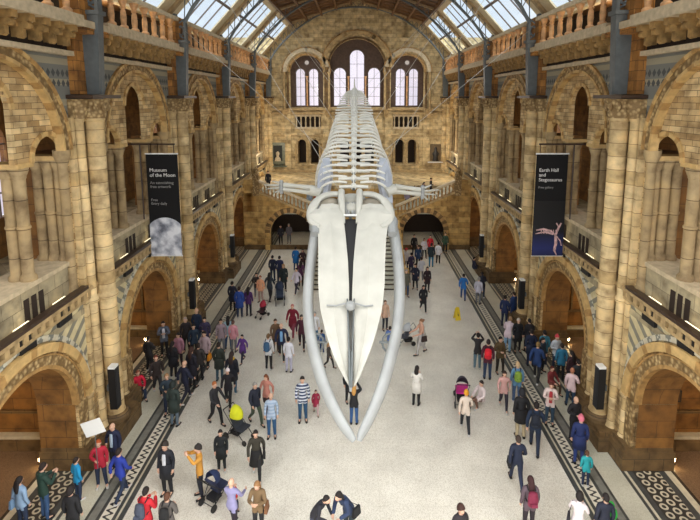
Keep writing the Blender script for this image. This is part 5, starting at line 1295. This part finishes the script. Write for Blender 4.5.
pp(278, 249, 0, 'stand', 'short', HB, 'jacket', (40, 40, 50), 't', BLK, 'person in black at left side of the left stair arch', 1.0, loc=(-6.0, 36.6, 0))
# --- left aisle crowd
a = pp(206, 368, -10, 'stand', 'short', HB, 'jacket', (176, 154, 160), 't', (30, 30, 36), 'person in dusty mauve jacket with an orange carrier bag', 1.05); worn(a, 'carrier_bag', (236, 150, 30), 'bright orange carrier bag at left')
pp(233, 394, 175, 'stand', 'long', (50, 34, 30), 'coat', (26, 28, 40), 't', (60, 96, 120), 'person in black coat with yellow scarf at left', 1.1, scarf=(224, 180, 50))
pp(229, 406, 5, 'walk', 'hat', (226, 214, 216), 'jacket', (30, 28, 34), 't', BLK, 'person in white hat and black jacket below the yellow scarf', .95)
pp(220, 381, 175, 'stand', 'short', DBR, 'coat', (44, 50, 44), 't', (50, 80, 96), 'person in dark olive coat between orange bag and yellow scarf', 1.05)
pp(222, 352, 10, 'stand', 'short', HB, 'jacket', (150, 132, 140), 't', GRY, 'person in pinkish grey jacket above the olive coat', 1.0)
pp(229, 349, 190, 'chat', 'long', HB, 'jacket', (170, 200, 210), 't', JEAN, 'dark-haired person in pale aqua jacket above the yellow scarf', 1.0)
pp(234, 352, 170, 'stand', 'short', (90, 60, 50), 'jacket', (214, 150, 160), 't', GRY, 'person in rose pink jacket right of the pale aqua one', .95)
a = pp(193, 388, 160, 'stand', 'long', (60, 34, 26), 'coat', (30, 28, 40), 't', BLK, 'person with auburn hair and long dark coat on left marble strip', 1.08)
pp(186, 402, 150, 'walk', 'bald', BLK, 'jacket', (30, 34, 56), 't', (30, 32, 48), 'bald person in dark navy jacket striding over left mosaic', 1.05)
a = pp(158, 394, 30, 'walk', 'short', (110, 56, 44), 'jacket', (44, 34, 32), 't', (26, 26, 30), 'brown-haired person in dark clothes striding past the left ring mosaic', 1.02)
pp(175, 426, 170, 'stand', 'hood', (34, 42, 40), 'coat', (44, 56, 52), 't', (90, 104, 116), 'person in dark green hooded coat by left mosaic border', 1.05)
pp(169, 414, 20, 'chat', 'short', (170, 130, 90), 'jacket', (40, 54, 66), 't', DJEAN, 'fair-haired person in slate blue jacket behind the green hooded coat', 1.0)
pp(123, 374, 170, 'stand', 'short', HB, 'coat', (34, 120, 196), 't', (60, 40, 40), 'person in azure blue coat in the chapel behind the left pier', 1.0)
pp(124, 410, 60, 'sit', 'short', GRH, 'jacket', (150, 172, 200), 't', (60, 84, 130), 'grey-haired person in pale blue jacket sitting behind left pier', 1.0)
pp(140, 398, 40, 'sit', 'short', (150, 90, 70), 'jacket', (206, 30, 60), 't', DJEAN, 'person in scarlet jacket sitting on the step at left', .95)
pp(165, 356, 20, 'phone', 'short', DBR, 'jacket', (90, 96, 110), 't', BLK, 'person in grey jacket reading a white paper before the left arch', 1.05, front=(200, 200, 208))
pp(180, 367, -10, 'stand', 'long', HB, 'jacket', (170, 120, 136), 't', (40, 30, 40), 'slim person in faded pink top in left crowd', .98)
pp(187, 352, 15, 'stand', 'short', (170, 150, 140), 'jacket', (40, 34, 38), 't', BLK, 'grey-haired person in brown black jacket in left crowd', 1.05)
pp(198, 344, 170, 'stand', 'bald', BLK, 'coat', (28, 44, 70), 't', (30, 60, 90), 'bald person in dark teal navy coat at left marble strip', 1.1)
pp(206, 350, 10, 'chat', 'short', HB, 'jacket', (60, 54, 84), 't', DJEAN, 'dark-haired person in dim violet jacket right of the teal navy coat', 1.0)
pp(195, 358, 20, 'stand', 'short', HB, 'jacket', (30, 48, 66), 't', BLK, 'person in petrol blue jacket in middle of left crowd', 1.0)
pp(174, 378, 170, 'stand', 'long', HB, 'coat', (26, 26, 32), 't', BLK, 'person in plain black coat at the left arch side of crowd', 1.0)
pp(200, 380, 190, 'stand', 'short', DBR, 'jacket', (56, 50, 48), 't', BLK, 'person in dark taupe jacket left of the orange bag', 1.0)
pp(150, 372, 170, 'chat', 'short', HB, 'jacket', (40, 36, 36), 't', BLK, 'person in soft black jacket in front of the second left arch', 1.0)
# --- galleries and far stairs
GZ = 4.95
pp(0, 0, 90, 'stand', 'long', HB, 'coat', (36, 30, 30), 't', BLK, 'dark-coated person between the shafts of the nearest left gallery bay', 1.0, loc=(-10.7, 12.3, 6.58 - .0))
pp(0, 0, 60, 'stand', 'short', HB, 'jacket', (34, 32, 36), 't', BLK, 'dark-clothed person in left gallery beside the moon banner', 1.0, loc=(-10.7, 20.9, 6.5))
pp(0, 0, 100, 'chat', 'long', HB, 'jacket', (206, 196, 196), 't', BLK, 'person in white top in left gallery behind the moon banner bracket', 1.0, loc=(-10.75, 20.1, 6.5))
pp(0, 0, -90, 'stand', 'long', (150, 70, 50), 'jacket', (70, 60, 60), 't', BLK, 'brown-haired person in right gallery beside the fossil banner', 1.0, loc=(10.7, 18.0, 6.5))
pp(0, 0, -100, 'chat', 'short', DBR, 'jacket', (214, 200, 180), 't', JEAN, 'person in cream top in the nearest right gallery bay', 1.0, loc=(10.75, 12.35, 6.5))
for i, (x, y, t, l) in enumerate(((3.9, 36.6, (150, 140, 160), 'lilac grey'), (4.5, 36.9, (60, 66, 90), 'slate blue'), (5.2, 36.7, (34, 38, 60), 'dark navy'), (5.8, 37.1, (70, 60, 56), 'dark brown'))):
    st_ = int((x - 2.9) / .33); pp(0, 0, 10 + 20 * i, 'chat' if i % 2 else 'stand', 'short' if i % 2 else 'long', HB, 'jacket', t, 't', BLK, f'person in {l} jacket behind the right stair balustrade', .98, loc=(x, y, 2.4 + (st_ + 1) * .146))
for i, (x, y, t, l) in enumerate(((-6.9, 36.8, (40, 40, 46), 'black'), (-3.7, 36.7, (150, 170, 190), 'pale blue'), (-3.2, 36.9, (150, 60, 60), 'dull red'))):
    st_ = int((-x - 2.9) / .33); pp(0, 0, -20 * i, 'stand', 'short', HB, 'jacket', t, 't', BLK, f'person in {l} jacket behind the left stair balustrade', .98, loc=(x, y, 2.4 + (st_ + 1) * .146))

# placard carried by the red-haired person, wet-floor sign, table of leaflets
hx, hy, _ = sh.location
r = empty('placard', (hx + .1, hy - .3, -.12)); tag(r, 'plain white placard on a thin pole held up beside the left pier', 'placard')
a = MB(); a.tube([(0, 0, .95), (0, 0, 2.2)], .014, 6); a.build('pole', M_STEEL, r)
a = MB(); a.T = lambda p: tuple(Matrix.Rotation(R(-20), 3, 'Y') @ Vector((p[0], p[1], p[2] - 2.2)) + Vector((0, 0, 2.2))); a.box(-.3, .3, -.035, -.015, 2.05, 2.5); a.build('board', M_WHITE, r)
p = ground(457, 319); r = empty('wet_floor_sign', p, R(10)); tag(r, 'small yellow folding wet-floor sign on the open pale floor', 'sign')
M_YEL = plain('sign_yellow', (226, 196, 50), .4, noise=0)
for e in (-1, 1):
    a = MB(); a.hexa([(-.15, e * .17 - .01, 0), (.15, e * .17 - .01, 0), (.15, e * .17 + .01, 0), (-.15, e * .17 + .01, 0), (-.1, e * .02 - .01, .62), (.1, e * .02 - .01, .62), (.1, e * .02 + .01, .62), (-.1, e * .02 + .01, .62)]); a.build('panel', M_YEL, r)
a = MB(); a.tube([(-.07, 0, .64), (.07, 0, .64)], .025, 6); a.build('handle', M_YEL, r)
a = MB(); a.tube([(0, -.11, .34), (.03, -.13, .22)], .02, 6); a.tube([(0, -.115, .4), (0, -.11, .41)], .025, 6); a.build('pictogram', M_BLACK, r)
# ================================================================== daylight, camera, view
wd = bpy.data.worlds.new('sky'); scn.world = wd; wd.use_nodes = True; nt = wd.node_tree
bg = nt.nodes['Background']; tc = nt.nodes.new('ShaderNodeTexCoord'); no = nt.nodes.new('ShaderNodeTexNoise'); no.inputs['Scale'].default_value = 3.5; no.inputs['Detail'].default_value = 5
rp = nt.nodes.new('ShaderNodeValToRGB'); rp.color_ramp.elements[0].position = .35; rp.color_ramp.elements[1].position = .65
rp.color_ramp.elements[0].color = (.8, .87, .95, 1); rp.color_ramp.elements[1].color = (1, .98, .97, 1)
nt.links.new(tc.outputs['Generated'], no.inputs['Vector']); nt.links.new(no.outputs['Fac'], rp.inputs['Fac']); nt.links.new(rp.outputs['Color'], bg.inputs['Color'])
bg.inputs['Strength'].default_value = 1.15
def sun(name, d, energy, ang, col=(1, 1, 1)):
    o = light('SUN', name, (0, 0, 40), energy, col, angle=R(ang)); o.rotation_euler = Vector(d).to_track_quat('-Z', 'Y').to_euler(); return o
sun('overcast_from_left', (.62, .1, -.78), 6.3, 70, (1, .99, .97))
sun('overcast_from_right', (-.62, .1, -.78), 6.3, 70, (1, .99, .97))
sun('south_fill_sun', (0, .86, -.5), 1.35, 80, (1, .97, .92))  # frontal fill added from behind the camera, through the unbuilt south end
cam = bpy.data.cameras.new('camera'); co = bpy.data.objects.new('camera', cam); COL.objects.link(co)
co.location = (0, 0, CAMZ); co.rotation_euler = (PI / 2 - PITCH, 0, 0)
cam.sensor_fit = 'HORIZONTAL'; cam.sensor_width = 36; cam.lens = 36 * FL / 700
cam.shift_x = -(CX - 350) / 700; cam.shift_y = -(260 - CY) / 700; cam.clip_end = 200
scn.camera = co
vs_ = scn.view_settings; vs_.view_transform = 'Standard'; vs_.look = 'None'; vs_.exposure = 0.03; vs_.gamma = 1; vs_.use_curve_mapping = False
scn.cycles.max_bounces = 7; scn.cycles.diffuse_bounces = 4; scn.cycles.transparent_max_bounces = 12; scn.cycles.use_denoising = True
scn.cycles.sample_clamp_indirect = 6
for e in (-1, 1):
    for (x, y, z, w) in ((7.2, 41.5, 7.0, 260), (3.5, 42.0, 12.5, 200), (5.0, 38.0, 1.9, 18), (4.9, 33.0, 3.6, 60)):
        light('POINT', 'end_wall_fill', (e * x, y, z), w, (1, .88, .7), shadow_soft_size=.5)  # unseen fill points added to brighten the end wall and stairs
